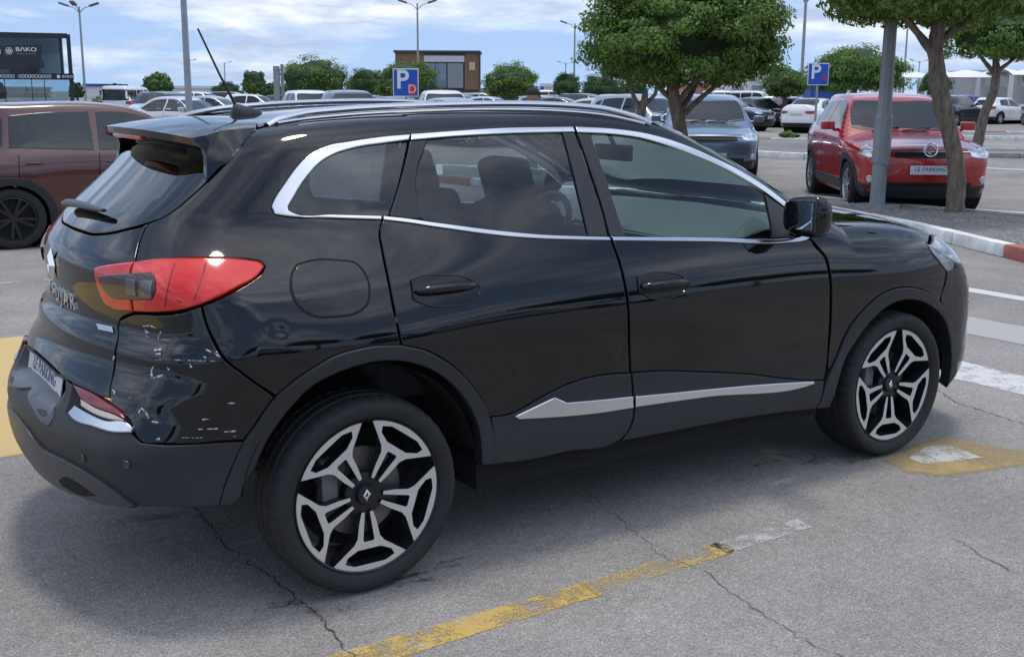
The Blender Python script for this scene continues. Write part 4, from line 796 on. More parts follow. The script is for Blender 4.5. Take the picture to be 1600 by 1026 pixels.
# ------------------------------------------------------------------ other parked cars: a family of body shapes
M_glk = mat('dark_car_glass', (.018, .025, .029), .03, ior=1.52)
M_tyre2 = mat('car_tyre', (.018, .018, .019), .75); M_rim2 = mat('silver_rim', (.55, .56, .58), .3, metal=.8); M_rimb = mat('black_rim', (.03, .03, .032), .3, metal=.4)
M_head = mat('headlamp', (.62, .66, .70), .06, metal=.55, coat=1, vary=.5, vscale=14); M_amb = mat('tail_lens', (.42, .012, .012), .1, coat=.5)
M_grl = mat('grille_black', (.012, .012, .013), .35); M_pl2 = mat('car_plate', (.55, .56, .60), .4); M_plb = mat('black_plate', (.02, .02, .022), .4); M_seam = mat('seam_shadow', (.004, .004, .004), .9)
PAINT = {}
def paint(name, c, metal=.0, rough=.22): 
    if name not in PAINT: PAINT[name] = mat('paint_'+name, c, rough, metal=metal, coat=1.0, ior=1.5)
    return PAINT[name]
CT = {
 'suv': dict(wb=2.62, ro=.80, fo=.86, hw=.90, zb=1.03, tw=.24, zr=1.60, R=.335, roof=[(-.75,1.42),(-.5,1.545),(0,1.585),(.6,1.60),(1.15,1.575),(1.45,1.50),(1.75,1.30),(2.12,1.05),(2.4,.85)], hood=[(1.9,1.075),(2.2,1.045),(2.7,1.0),(3.15,.93),(3.4,.84),(3.5,.74)], rear=[(.2,-.62),(.35,-.74),(.55,-.80),(.8,-.775),(1.0,-.745),(1.1,-.70),(1.3,-.57),(1.5,-.43),(1.62,-.3)], front=[(.2,3.36),(.35,3.44),(.6,3.48),(.8,3.45),(.95,3.33)], side=[[(.92,1.06),(1.90,1.06),(1.86,1.10),(1.36,1.45),(1.25,1.475),(.94,1.485)],[(.86,1.06),(.02,1.10),(.06,1.44),(.45,1.475),(.87,1.485)],[(-.04,1.11),(-.38,1.16),(-.22,1.37),(.0,1.43)]], ws=[(2.04,.0),(2.02,.45),(1.93,.70),(1.80,.69),(1.50,.61),(1.44,.57),(1.50,.0)], rw=(1.13,1.44,.50), clad=True),
 'hatch': dict(wb=2.58, ro=.74, fo=.82, hw=.86, zb=.96, tw=.22, zr=1.49, R=.31, roof=[(-.72,1.32),(-.45,1.435),(0,1.475),(.6,1.49),(1.1,1.465),(1.4,1.40),(1.7,1.22),(2.12,.96),(2.4,.78)], hood=[(1.9,.985),(2.2,.955),(2.7,.91),(3.1,.83),(3.3,.74),(3.4,.64)], rear=[(.2,-.58),(.35,-.69),(.55,-.74),(.8,-.715),(.95,-.69),(1.05,-.63),(1.2,-.50),(1.38,-.36),(1.5,-.25)], front=[(.2,3.28),(.35,3.36),(.55,3.40),(.75,3.36),(.9,3.22)], side=[[(.90,.99),(1.88,.98),(1.82,1.03),(1.30,1.345),(1.18,1.37),(.92,1.385)],[(.84,.99),(.02,1.05),(.12,1.33),(.45,1.37),(.85,1.385)]], ws=[(2.03,.0),(2.01,.45),(1.92,.66),(1.78,.65),(1.45,.57),(1.38,.53),(1.45,.0)], rw=(1.06,1.34,.46), clad=False),
 'sedan': dict(wb=2.62, ro=1.0, fo=.82, hw=.865, zb=.95, tw=.23, zr=1.46, R=.315, roof=[(-.7,.93),(-.45,1.03),(-.15,1.20),(.2,1.38),(.6,1.455),(1.0,1.45),(1.3,1.385),(1.7,1.18),(2.12,.94),(2.4,.76)], hood=[(1.9,.965),(2.2,.94),(2.7,.895),(3.1,.82),(3.3,.74),(3.42,.62)], deck=[(-1.1,.985),(-.9,1.005),(-.6,1.02),(-.3,1.02),(0,.98)], rear=[(.2,-.82),(.35,-.95),(.55,-1.0),(.75,-.98),(.92,-.97),(1.05,-.93),(1.5,-.6)], front=[(.2,3.28),(.35,3.38),(.55,3.42),(.75,3.38),(.9,3.22)], side=[[(.92,.98),(1.86,.97),(1.80,1.02),(1.30,1.33),(1.18,1.355),(.94,1.365)],[(.86,.98),(.05,1.0),(-.12,1.06),(.25,1.29),(.5,1.345),(.88,1.365)]], ws=[(2.02,.0),(2.0,.45),(1.91,.66),(1.77,.65),(1.44,.57),(1.37,.53),(1.44,.0)], rwo=[(-.38,.0),(-.36,.45),(-.30,.60),(.12,.53),(.30,.48),(.33,.0)], clad=False),
 'van': dict(wb=2.70, ro=.86, fo=.72, hw=.90, zb=1.12, tw=.12, zr=1.86, R=.34, roof=[(-.9,1.78),(-.6,1.835),(0,1.855),(.6,1.86),(1.3,1.845),(1.65,1.77),(1.85,1.62),(2.15,1.22),(2.35,.95)], hood=[(1.9,1.20),(2.2,1.17),(2.7,1.12),(3.1,1.04),(3.3,.95),(3.38,.8)], rear=[(.2,-.70),(.35,-.82),(.55,-.86),(.8,-.85),(1.1,-.84),(1.4,-.815),(1.7,-.78),(1.9,-.72)], front=[(.2,3.26),(.35,3.36),(.6,3.42),(.85,3.38),(1.05,3.22)], side=[[(1.02,1.16),(1.98,1.16),(1.95,1.20),(1.62,1.64),(1.5,1.67),(1.04,1.68)],[(.96,1.16),(.12,1.16),(.12,1.67),(.96,1.68)],[(.05,1.16),(-.62,1.16),(-.62,1.65),(.05,1.67)]], ws=[(2.12,.0),(2.1,.5),(2.03,.74),(1.98,.74),(1.80,.69),(1.77,.66),(1.80,.0)], rw=(1.17,1.68,.62), clad=False),
}
def car_type(name):
    c = CT[name]; W = cub([.15,.25,.35,.5,.65,.8,c['zb']-.08,c['zb'],c['zb']+.12,c['zr']-.25,c['zr']-.08,c['zr']+.1], np.array([.86,.93,.97,.98,.99,1.0,.985,.955,.90,0,0,0])*c['hw']+np.array([0]*9+[c['hw']*.955-c['tw']*.62,c['hw']*.955-c['tw']*.98,c['hw']*.955-c['tw']*1.35]))
    XR, XF, ZR, ZH = (cub(*zip(*c[k])) for k in ('rear', 'front', 'roof', 'hood')); ZD = cub(*zip(*c['deck'])) if 'deck' in c else None; wb = c['wb']; rk = .09 if name in ('suv', 'van') else .13; pk = .62 if name in ('suv', 'van') else 1
    def F(P):
        x, y, z = P[..., 0], P[..., 1], P[..., 2]; a = np.abs(y)
        w_ = W(z)-.07*np.clip(.3-x, 0, 9)**2-.09*np.clip(x-wb+.3, 0, 9)**2+.022*gau(x, z, 0, .72, .40, .2)+.022*gau(x, z, wb, .74, .40, .2)
        g = ss(c['zb'], c['zb']+.25, z); w_ = w_-g*.06*np.clip(.6-x, 0, 9)**2-g*.04*np.clip(x-1.3, 0, 9)**2
        t_ = np.maximum(ZR(x)-.05*a**2-.06*a**4, ZH(x)-.07*a**2-.06*a**4)
        if ZD is not None: t_ = np.maximum(t_, np.where(x < .3, ZD(x), 0)-.05*a**2)
        return np.minimum(smin(smin(smin((w_-a)*.93, (x-(XR(z)+pk*(.16*a**2+.14*a**4)))*.88, rk), (XF(z)-pk*(.20*a**2+.30*a**4)-x)*.9, rk), t_-z, rk*.65), z-.19)
    return Surf(F, .3, wb-.3), c, wb
CAR = {}
def ring_poly(cx, cz, r0, r1, a0=-20, a1=200, n=22):
    o_ = [[cx+r1*math.cos(rad(a0+(a1-a0)*k/n)), cz+r1*math.sin(rad(a0+(a1-a0)*k/n))] for k in range(n+1)]
    return o_+[[cx+r0*math.cos(rad(a0+(a1-a0)*k/n)), cz+r0*math.sin(rad(a0+(a1-a0)*k/n))] for k in range(n, -1, -1)]
def build_car(name):
    S_, c, wb = car_type(name); R = c['R']
    root = bpy.data.objects.new('parked_car', None); COL.objects.link(root)
    def tuv(x, y, z):
        u = x
        if x < S_.xa: u = S_.xa-S_.ru*math.atan2(S_.xa-x, -y)
        if x > S_.xb: u = S_.xb+S_.ru*math.atan2(x-S_.xb, -y)
        return [u, z]
    def on(p): # a wrap coordinate for a side-view point
        x, z = p; lo_, hi_ = 0., 1.3
        for _ in range(30):
            m_ = (lo_+hi_)/2
            if S_.F(np.array([[x, -m_, z]]))[0] > 0: lo_ = m_
            else: hi_ = m_
        return tuv(x, -lo_, z)
    # shell
    x0, x1 = -1.3, wb+1.3; bx = np.linspace(x0, x1, 61); by = np.linspace(-1, 1, 21); bz = np.linspace(.1, 2.1, 25); idx = {}; V = []; Fc = []
    def vid(i, j, k):
        if (i, j, k) not in idx: idx[i, j, k] = len(V); V.append((bx[i], by[j], bz[k]))
        return idx[i, j, k]
    I, J, K = 60, 20, 24
    for i in range(I):
        for k in range(K):
            for j in (0, J): Fc.append((vid(i, j, k), vid(i+1, j, k), vid(i+1, j, k+1), vid(i, j, k+1)))
        for j in range(J):
            for k in (K,): Fc.append((vid(i, j, k), vid(i+1, j, k), vid(i+1, j+1, k), vid(i, j+1, k)))
    for j in range(J):
        for k in range(K):
            for i in (0, I): Fc.append((vid(i, j, k), vid(i, j+1, k), vid(i, j+1, k+1), vid(i, j, k+1)))
    V = np.array(V); B = np.stack([np.clip(V[:, 0]*.82+.2, -.35, wb+.25), 0*V[:, 0], np.full(len(V), .62)], 1); D = V-B; lo_ = np.zeros(len(V)); hi_ = np.full(len(V), 1.3)
    for _ in range(34):
        m_ = (lo_+hi_)/2; q = S_.F(B+D*m_[:, None]) > 0; lo_ = np.where(q, m_, lo_); hi_ = np.where(q, hi_, m_)
    P = B+D*lo_[:, None]; n = S_.normal(P); fs = []
    for f in Fc:
        ce = P[list(f)].mean(0)
        if abs(ce[1]) > .45 and min(math.hypot(ce[0]-xx, ce[2]-R) for xx in (0, wb)) < R+.075: continue
        q = P[list(f)]; nn = np.cross(q[2]-q[0], q[3]-q[1]); fs.append(f if nn @ n[f[0]] > 0 else f[::-1])
    pm = paint('silver', (.42, .44, .46), .5)
    body = ob('body', mesh(name+'_body', P, fs, pm, True, n), root)
    def pn(nm, mp, poly, m, par=root, **k): return panel(nm, mp, poly, m, par, **dict(dict(h=.09, step=.04, lip=.006, thick=.02, off=.004), **k))
    for sp in c['side']: pn('side_window', S_.wrap, [on(p) for p in sp], M_glk, both=True)
    h_ = [list(p) for p in c['ws']]; pn('windscreen', S_.over, [[x, -y] for x, y in h_]+[[x, y] for x, y in h_[::-1] if y > 1e-6], M_glk)
    if 'rw' in c:
        z0, z1, y_ = c['rw']; q = [tuv(-.5, -.2, z1), tuv(-.45, -y_, z1-.02), tuv(-.62, -y_-.04, (z0+z1)/2), tuv(-.68, -y_-.02, z0+.02), tuv(-.75, -.25, z0)]
        pn('rear_window', S_.wrap, q+[[2*S_.uc-u, z] for u, z in q[::-1]], M_glk)
    else:
        h_ = [list(p) for p in c['rwo']]; pn('rear_window', S_.over, [[x, -y] for x, y in h_]+[[x, y] for x, y in h_[::-1] if y > 1e-6], M_glk)
    h_ = c['ws']; cw = [[h_[0][0]+.012, 0.], [h_[1][0]+.012, -h_[1][1]], [h_[2][0]+.015, -h_[2][1]], [h_[2][0]+.05, -h_[2][1]-.02], [h_[1][0]+.075, -h_[1][1]], [h_[0][0]+.08, 0.]]
    pn('windscreen_cowl', S_.over, [[x, y] for x, y in cw[1:5]]+[[x, -y] for x, y in cw[1:5][::-1]], M_grl, off=.003, h=.1)
    for yw in (-.05, .38): P_, n_ = S_.over([[h_[0][0]-.01-.02*k_, yw+.10*k_] for k_ in range(-4, 1)], .014); MB().tube(P_, .008, 5).obj('wiper', M_grl, root)
    zl = c['zb']
    fz = float(c['front'][-2][0])+{'suv': .10, 'van': .08}.get(name, .02)
    pn('headlight', S_.wrap, [tuv(wb+.45, -.83, fz+.02), tuv(wb+.62, -.74, fz-.02), tuv(wb+.76, -.54, fz-.035), tuv(wb+.77, -.54, fz-.13), tuv(wb+.66, -.72, fz-.15), tuv(wb+.52, -.82, fz-.10)], M_head, both=True, h=.05, off=.006)
    if name == 'sedan': tz = .90; q = [tuv(-.75, -.80, tz+.04), tuv(-.93, -.62, tz+.03), tuv(-.97, -.40, tz+.02), tuv(-.98, -.40, tz-.07), tuv(-.92, -.66, tz-.10), tuv(-.75, -.82, tz-.05)]
    else: tz = zl-.03; q = [tuv(-.45, -.86, tz+.06), tuv(-.62, -.68, tz+.07), tuv(-.70, -.50, tz+.05), tuv(-.72, -.50, tz-.07), tuv(-.66, -.70, tz-.11), tuv(-.50, -.84, tz-.06)]
    pn('taillight', S_.wrap, q, M_amb, both=True, h=.05, off=.006)
    gq = [tuv(wb+.80, -.45, fz-.05), tuv(wb+.83, -.45, fz-.15)]; pn('upper_grille', S_.wrap, gq+[[2*S_.uf-u, z] for u, z in gq[::-1]], M_grl, h=.06)
    zb_ = fz-.075; P_, n_ = S_.wrap([[S_.uf-.42+.84*k_/16, zb_] for k_ in range(17)], .012); MB().tube(P_, .009, 6).obj('grille_bar', M_chrome, root, True)
    for s_ in (1, -1): P_, n_ = S_.wrap([tuv(wb+.62, -.66, .47)], .0); MB().lathe([(0, -.012), (.04, -.012), (.05, -.004), (.052, .01)], 14, c=(0, 0, 0)).obj('fog_lamp', M_head, root, True).matrix_local = Matrix.Translation((P_[0][0], P_[0][1]*s_, P_[0][2])) @ Vector((n_[0][0], n_[0][1]*s_, n_[0][2])).to_track_quat('-Y', 'Z').to_matrix().to_4x4()
    gq = [tuv(wb+.76, -.56, .44), tuv(wb+.74, -.58, .30)]; pn('lower_grille', S_.wrap, gq+[[2*S_.uf-u, z] for u, z in gq[::-1]], M_grl, h=.06)
    if c['clad']:
        cz = .40
        q = [tuv(x, y, z) for x, y, z in ((.46, -.9, .25), (wb-.46, -.9, .25), (wb-.46, -.9, cz), (.46, -.9, cz))]; pn('sill_cladding', S_.wrap, q, M_plast, both=True, off=.008)
        q = [tuv(wb+.46, -.85, .24), tuv(wb+.46, -.85, .42), tuv(wb+.7, -.6, .385), tuv(wb+.8, -.3, .37)]; q2 = [tuv(wb+.8, -.3, .22), tuv(wb+.7, -.6, .23)]
        pn('bumper_cladding', S_.wrap, q+[[2*S_.uf-u, z] for u, z in q[::-1]]+[[2*S_.uf-u, z] for u, z in q2[::-1]]+q2[::-1][::-1], M_plast, off=.007)
    q = [tuv(-.46, -.85, .24), tuv(-.46, -.85, .42), tuv(-.72, -.5, .43)]; q2 = [tuv(-.70, -.5, .25)]
    pn('rear_bumper_trim', S_.wrap, q+[[2*S_.uc-u, z] for u, z in q[::-1]]+[[2*S_.uc-u, z] for u, z in q2]+q2, M_plast, off=.007)
    for xx in (0, wb): pn('wheel_arch_trim', S_.wrap, [on(p) for p in ring_poly(xx, R, R+.03, R+.115, -8, 188)], M_plast if c['clad'] or name == 'hatch' else pm, both=True, off=.010, thick=.06, smooth=False, h=.2)
    for xs_, zt_ in ((wb-.42, zl-.02), (.89, zl), (.08 if name != 'sedan' else .02, zl)):
        zz_ = np.linspace(.32 if xs_ > .2 else R+.36, zt_, 14); l_ = [on((xs_-.004+.02*((z-.6)/.4)**2, z)) for z in zz_]; q = [[u, z] for u, z in l_]+[[u+.009, z] for u, z in l_[::-1]]
        pn('door_seam', S_.wrap, q, M_seam, both=True, off=.0012, lip=.001, thick=.003, smooth=False, h=.3)
    for xs_ in (.98, .16):
        for s_ in (1, -1):
            u_ = np.linspace(xs_, xs_+.17, 5); Pq, nq = S_.wrap([on((u, zl-.10)) for u in u_], .0); MB().tube([(p[0]+w_[0]*k_, (p[1]+w_[1]*k_)*s_, p[2]+w_[2]*k_) for p, w_, k_ in zip(Pq, nq, (.006, .028, .032, .028, .006))], .011, 6).obj('door_handle', pm, root, True)
    for s_ in (1, -1):
        xm = c['ws'][2][0]-.22; MB().box((xm+.04, s_*-(c['hw']+.10), zl+.10), (.12, .19, .12)).box((xm+.04, s_*-(c['hw']-.02), zl+.04), (.06, .10, .05)).obj('door_mirror', pm, root, bevel=.035, seg=3)
    q = MB(); q.box((wb/2, 0, .27), (wb+1.0, 1.3, .08)); q.box((wb/2, 0, .31), (wb-.95, c['hw']*1.78, .12)); q.obj('underbody', M_dark, root)
    for xx in (0, wb): MB().lathe([(R+.05, -c['hw']+.06), (R+.05, c['hw']-.06)], 28, c=(xx, 0, R)).obj('wheel_housing', M_dark, root)
    for xp, zp, s_ in ((float(c['front'][2][1])+.012, .48, 1), (-c['ro']-.012, .80 if name != 'sedan' else .78, -1)):
        Pq = S_.wrap([[S_.uf if s_ > 0 else S_.uc, zp]], .012)[0][0]; MB().box((Pq[0], 0, zp), (.012, .50, .105)).obj('number_plate', M_pl2, root, bevel=.003)
    # wheels
    def wheel():
        w_ = bpy.data.objects.new('wheel', None); COL.objects.link(w_); ri = R*.70
        MB().lathe([(ri, .03), (ri+.01, .0), (R*.86, -.01), (R*.96, .004), (R, .03), (R, .19), (R*.96, .20), (ri, .20)], 40).obj('tyre', M_tyre2, w_, True)
        q = MB(); q.lathe([(ri, .012), (ri-.012, .008), (ri-.02, .03), (ri-.03, .12)], 40)
        for k in range(10):
            a = rad(36*k+(7 if k % 2 else -7)); cc, s2 = math.cos(a), math.sin(a); r0_, r1_ = .03, ri-.008; wd0, wd1 = .016, .014
            q.add([(cc*r0_-s2*wd0, .022, s2*r0_+cc*wd0), (cc*r0_+s2*wd0, .022, s2*r0_-cc*wd0), (cc*r1_+s2*wd1, .010, s2*r1_-cc*wd1), (cc*r1_-s2*wd1, .010, s2*r1_+cc*wd1)], [(0, 1, 2, 3)])
        q.lathe([(0, .016), (.04, .018), (.045, .03)], 20); q.obj('rim', M_rim2, w_)
        MB().lathe([(0, .06), (ri-.01, .06)], 24).obj('brake_shadow', M_dark, w_); return w_
    w0 = wheel()
    for i, (x, s_) in enumerate(((0, 1), (wb, 1), (0, -1), (wb, -1))):
        o = w0 if i == 0 else copy_tree(w0); o.parent = root; o.location = (x, -(c['hw']-.015)*s_, R); o.rotation_euler = (0, random.uniform(0, 6), 0 if s_ > 0 else math.pi)
    root['pm'] = pm.name
    return root
for k_ in CT: CAR[k_] = build_car(k_)
CUSED = set()
def place_car(kind, x, y, head, pnt, label, group=None, cat='car', scale=(1, 1, 1), rim=None, name='parked_car', arch=None):
    src = CAR[kind]
    if kind in CUSED: o = copy_tree(src)
    else: CUSED.add(kind); o = src
    o.name = name; wb = CT[kind]['wb']
    o.rotation_euler = (0, 0, head); c_ = Vector((math.cos(head), math.sin(head)))*wb/2*scale[0]; o.location = (x-c_.x, y-c_.y, 0); o.scale = scale
    tag(o, label, cat, group)
    if 'pm' in o: pass
    def setm(ch):
        for sl in ch.material_slots:
            if sl.material and (sl.material.name == src['pm'] or ch.name.split('.')[0] in ('body', 'door_mirror', 'door_handle')): sl.link = 'OBJECT'; sl.material = pnt
            if rim and ch.name.split('.')[0] == 'rim': sl.link = 'OBJECT'; sl.material = rim
        for c2 in ch.children: setm(c2)
    for ch in o.children: setm(ch)
    return o
def view_az(px): return YAW+math.atan((px-800)/1768.37)     # from +Y towards +X
def face(px, turn=0):  # heading so that the nose points at the viewer, turned by degrees (positive: nose towards image right)
    a = view_az(px); v = Vector((-math.sin(a), -math.cos(a))); r = Vector((math.cos(a), -math.sin(a))); t = rad(turn); q = v*math.cos(t)+r*math.sin(t); return math.atan2(q.y, q.x)
RED = paint('red', (.40, .006, .009), .0, .3); MAR = paint('maroon', (.080, .017, .013), .0, .3); GRB = paint('grey_blue', (.13, .185, .28), .6, .28); WHI = paint('white', (.78, .78, .77)); BLK = paint('black', (.006, .006, .008)); SIL = paint('silver', (.42, .44, .46), .5); DGR = paint('dark_grey', (.045, .05, .058), .4); BLU = paint('blue', (.012, .06, .32), .2); DBL = paint('navy', (.012, .02, .045), .3); DRD = paint('dark_red', (.20, .012, .016), .1); LGR = paint('pale_grey', (.55, .56, .57), .2)
# the three cars that show most
tiv = place_car('suv', *(Vector(gp(1416, 16.4))+Vector((math.cos(face(1400, 15)), math.sin(face(1400, 15))))*-1.3), face(1400, 15), RED, 'bright red compact SUV parked behind the kerb, pole and tree trunk at right', cat='suv', scale=(1.03, 1.03, 1.03), name='parked_suv')
mar = place_car('suv', 2.0, 9.36, rad(-2), MAR, 'maroon hatchback with black alloy wheels at the left edge, behind the tailgate', cat='hatchback', rim=M_rimb, scale=(.99, .96, .945), name='parked_hatchback')
spo = place_car('suv', *gp(1096, 23.6), face(1096, 4), GRB, 'grey-blue SUV facing the viewer, parked behind the big round tree', cat='suv', scale=(1.02, 1.02, 1.0), name='parked_suv')
for s_ in (-1, 1): pass
# red SUV front details
tb_ = Matrix(((0, 0, 1), (1, 0, 0), (0, 1, 0))).to_4x4()
for ch in list(tiv.children):
    if ch.name.startswith('number_plate') and ch.matrix_basis.translation.x == 0 and np.mean([v.co.x for v in ch.data.vertices]) > 1: bpy.data.objects.remove(ch)
plate(tiv, 'LE PARKING', Vector((3.515, 0, .60)), .52, .115, tb_, .012)
q = MB(); q.tube([(3.475, .085*math.cos(a), .86+.085*math.sin(a)) for a in np.linspace(0, 2*math.pi, 29)], .011, 8); e_ = q.obj('emblem_ring', M_chrome, tiv, True)
q = MB(); q.tube([(3.475, .045*math.cos(a)*(1+.25*math.sin(a)), .86+.05*math.sin(a)) for a in np.linspace(0, 2*math.pi*.8, 15)], [.006+.012*math.sin(math.pi*k/14) for k in range(15)], 6); q.obj('emblem', M_chrome, e_, True)
MB().box((1.80, -.36, 1.22), (.006, .20, .26), Matrix.Rotation(rad(-50), 3, 'Y')).obj('paper_sheet', mat('paper', (.62, .72, .74), .8), tiv)
# rows further back
def row(kind, px, d, turn, pnt, label, group='cars parked further back', cat=None, **k):
    x, y = gp(px, d); cat = cat or {'suv': 'suv', 'sedan': 'car', 'hatch': 'hatchback', 'van': 'van'}[kind]
    return place_car(kind, x, y, face(px, turn), pnt, label, group, cat, name={'suv': 'parked_suv', 'sedan': 'parked_sedan', 'hatch': 'parked_hatchback', 'van': 'parked_van'}[kind], **k)
wsd = row('sedan', 1268, 50, 157, WHI, 'white saloon seen from behind, beside the right-hand blue parking sign')
row('hatch', 1232, 59, 28, DRD, 'dark red hatchback facing left, just behind the white saloon')
row('sedan', 1180, 58, 32, BLK, 'black saloon facing the viewer between grey-blue SUV and dark red hatchback')
row('suv', 1128, 52, 60, DBL, 'dark navy car half hidden behind the grey-blue SUV')
row('hatch', 1548, 66, 148, WHI, 'white hatchback seen from behind at right, by the slim second tree')
row('suv', 1478, 62, 150, DGR, 'dark grey SUV showing its tail behind the leaning tree trunk')
row('suv', 1506, 72, 120, BLU, 'vivid blue SUV at right between dark SUV and white hatchback')
row('sedan', 1622, 62, 20, DGR, 'dark saloon cut by the right edge, facing the viewer')
row('van', 1130, 95, 90, WHI, 'white van side-on in the far row above the grey-blue SUV', cat='van')
row('van', 1175, 92, 80, WHI, 'white van in the far row beside the white tented hall', cat='van')
row('suv', 1082, 98, 95, WHI, 'small white SUV in the far row, behind the big tree trunk')
row('suv', 1010, 34, 50, SIL, 'silver SUV left of the big tree trunk, partly behind the roof rail')
row('sedan', 950, 40, 62, LGR, 'pale grey saloon side-on above the black roof, left of the tree')
row('sedan', 885, 46, 75, DGR, 'dark grey saloon above the black roof, near the capped person')
row('suv', 920, 62, 60, DBL, 'dark navy SUV behind the pale saloon, left of the tree')
row('hatch', 850, 60, 40, SIL, 'silver hatchback behind the person in the black cap')
row('sedan', 775, 52, 70, LGR, 'pale grey saloon just left of the person in the cap')
row('van', 905, 96, 88, WHI, 'white van in the far row under the thin lamp post', cat='van')
row('van', 965, 100, 85, WHI, 'white van in the far row under the pair of low trees', cat='van')
row('van', 860, 104, 92, WHI, 'leftmost white van of the far row, behind the capped person', cat='van')
row('suv', 790, 84, 80, WHI, 'white SUV below the tree right of the timber building')
row('suv', 694, 40, 8, WHI, 'white SUV facing the viewer below the timber building', scale=(1, 1, 1.06))
row('sedan', 722, 36, 40, SIL, 'silver saloon low in front of the white SUV by the timber building')
row('sedan', 628, 44, 30, DGR, 'dark grey saloon under the left-hand parking sign')
row('suv', 553, 38, 14, DGR, 'dark grey boxy SUV under the dark trees, with a black neighbour', scale=(1, 1, 1.05))
row('suv', 492, 43, 16, WHI, 'white SUV left of the boxy grey one under the trees', scale=(1, 1, 1.05))
row('sedan', 352, 44, 70, SIL, 'silver saloon behind the aerial, right of the thick pole')
row('sedan', 305, 38, 50, LGR, 'pale grey saloon crossed by the thick lamp pole at left')
row('suv', 282, 48, 40, DBL, 'dark navy SUV behind the pale saloon, left of the thick pole')
row('van', 214, 56, 160, WHI, 'white boxy van seen from behind, right of the glass showroom', cat='van')
row('hatch', -30, 17, 100, RED, 'red car just peeping in behind the maroon roof at the left edge')
row('suv', 1395, 75, 100, LGR, 'pale SUV behind the red roof, left of the near pole')
row('suv', 1440, 70, 95, DGR, 'grey estate behind the red roof, right of the near pole')

TY = {'suv': 'SUV', 'sedan': 'saloon', 'hatch': 'hatchback', 'van': 'van'}
for kind, px, d, turn, pnt, cn, where in (('sedan', 735, 70, 60, DGR, 'dark grey', 'behind the white SUV by the timber building'), ('suv', 760, 78, 80, SIL, 'silver', 'left of the tree right of the timber building'), ('sedan', 815, 72, 75, BLK, 'black', 'just left of the capped head'), ('hatch', 872, 74, 60, DRD, 'dark red', 'right of the capped head'), ('suv', 935, 82, 85, SIL, 'silver', 'below the low spreading tree'), ('sedan', 990, 70, 65, WHI, 'white', 'left of the forked stump'), ('suv', 1020, 84, 80, DGR, 'dark grey', 'behind the forked stump'), ('sedan', 590, 62, 35, BLK, 'black', 'left of the left-hand parking sign'), ('hatch', 660, 66, 25, SIL, 'silver', 'right of the left-hand parking sign'), ('sedan', 455, 66, 60, DGR, 'dark grey', 'below the twin concrete pillar'), ('hatch', 410, 62, 70, WHI, 'white', 'below the square-clipped tree by the aerial'), ('suv', 378, 70, 80, BLK, 'black', 'behind the aerial base'), ('suv', 330, 68, 60, WHI, 'white', 'right of the thick lamp pole'), ('suv', 250, 70, 30, WHI, 'white', 'below the square-clipped tree at left'), ('sedan', 1205, 78, 90, SIL, 'silver', 'behind the dark red hatchback'), ('hatch', 1420, 84, 95, WHI, 'white', 'far behind the red SUV roof'), ('sedan', 1370, 86, 80, BLU, 'blue', 'far behind the near pole')):
    row(kind, px, d, turn, pnt, '%s %s in the distant row, %s' % (cn, TY[kind], where), 'cars in the distant row')
# ------------------------------------------------------------------ trees
def leaf_mat(name, c1, c2, tr=.38):
    if name in MATS: return MATS[name]
    m = bpy.data.materials.new(name); m.use_nodes = True; t = m.node_tree; b = t.nodes['Principled BSDF']; o = t.nodes['Material Output']; b.inputs['Roughness'].default_value = .45; b.inputs['Specular IOR Level'].default_value = .35
    ge = N(t, 'ShaderNodeNewGeometry'); mx = N(t, 'ShaderNodeMixRGB'); mx.inputs[1].default_value = c1+(1,); mx.inputs[2].default_value = c2+(1,); L(t, ge.outputs['Random Per Island'], mx.inputs[0]); L(t, mx.outputs[0], b.inputs['Base Color'])
    tl_ = N(t, 'ShaderNodeBsdfTranslucent'); L(t, mx.outputs[0], tl_.inputs[0]); ms = N(t, 'ShaderNodeMixShader'); ms.inputs[0].default_value = tr; L(t, b.outputs[0], ms.inputs[1]); L(t, tl_.outputs[0], ms.inputs[2]); L(t, ms.outputs[0], o.inputs[0])
    MATS[name] = m; return m
M_leaf = leaf_mat('ficus_leaves', (.078, .155, .028), (.20, .31, .06)); M_leafd = leaf_mat('dark_leaves', (.042, .092, .028), (.09, .165, .045)); M_leafy = leaf_mat('young_leaves', (.14, .25, .04), (.20, .32, .06), .35)
M_bark = mat('grey_brown_bark', (.21, .165, .125), .9, vary=.65, vscale=15, bump=.035, bscale=20, stretch=(1, 1, .3))
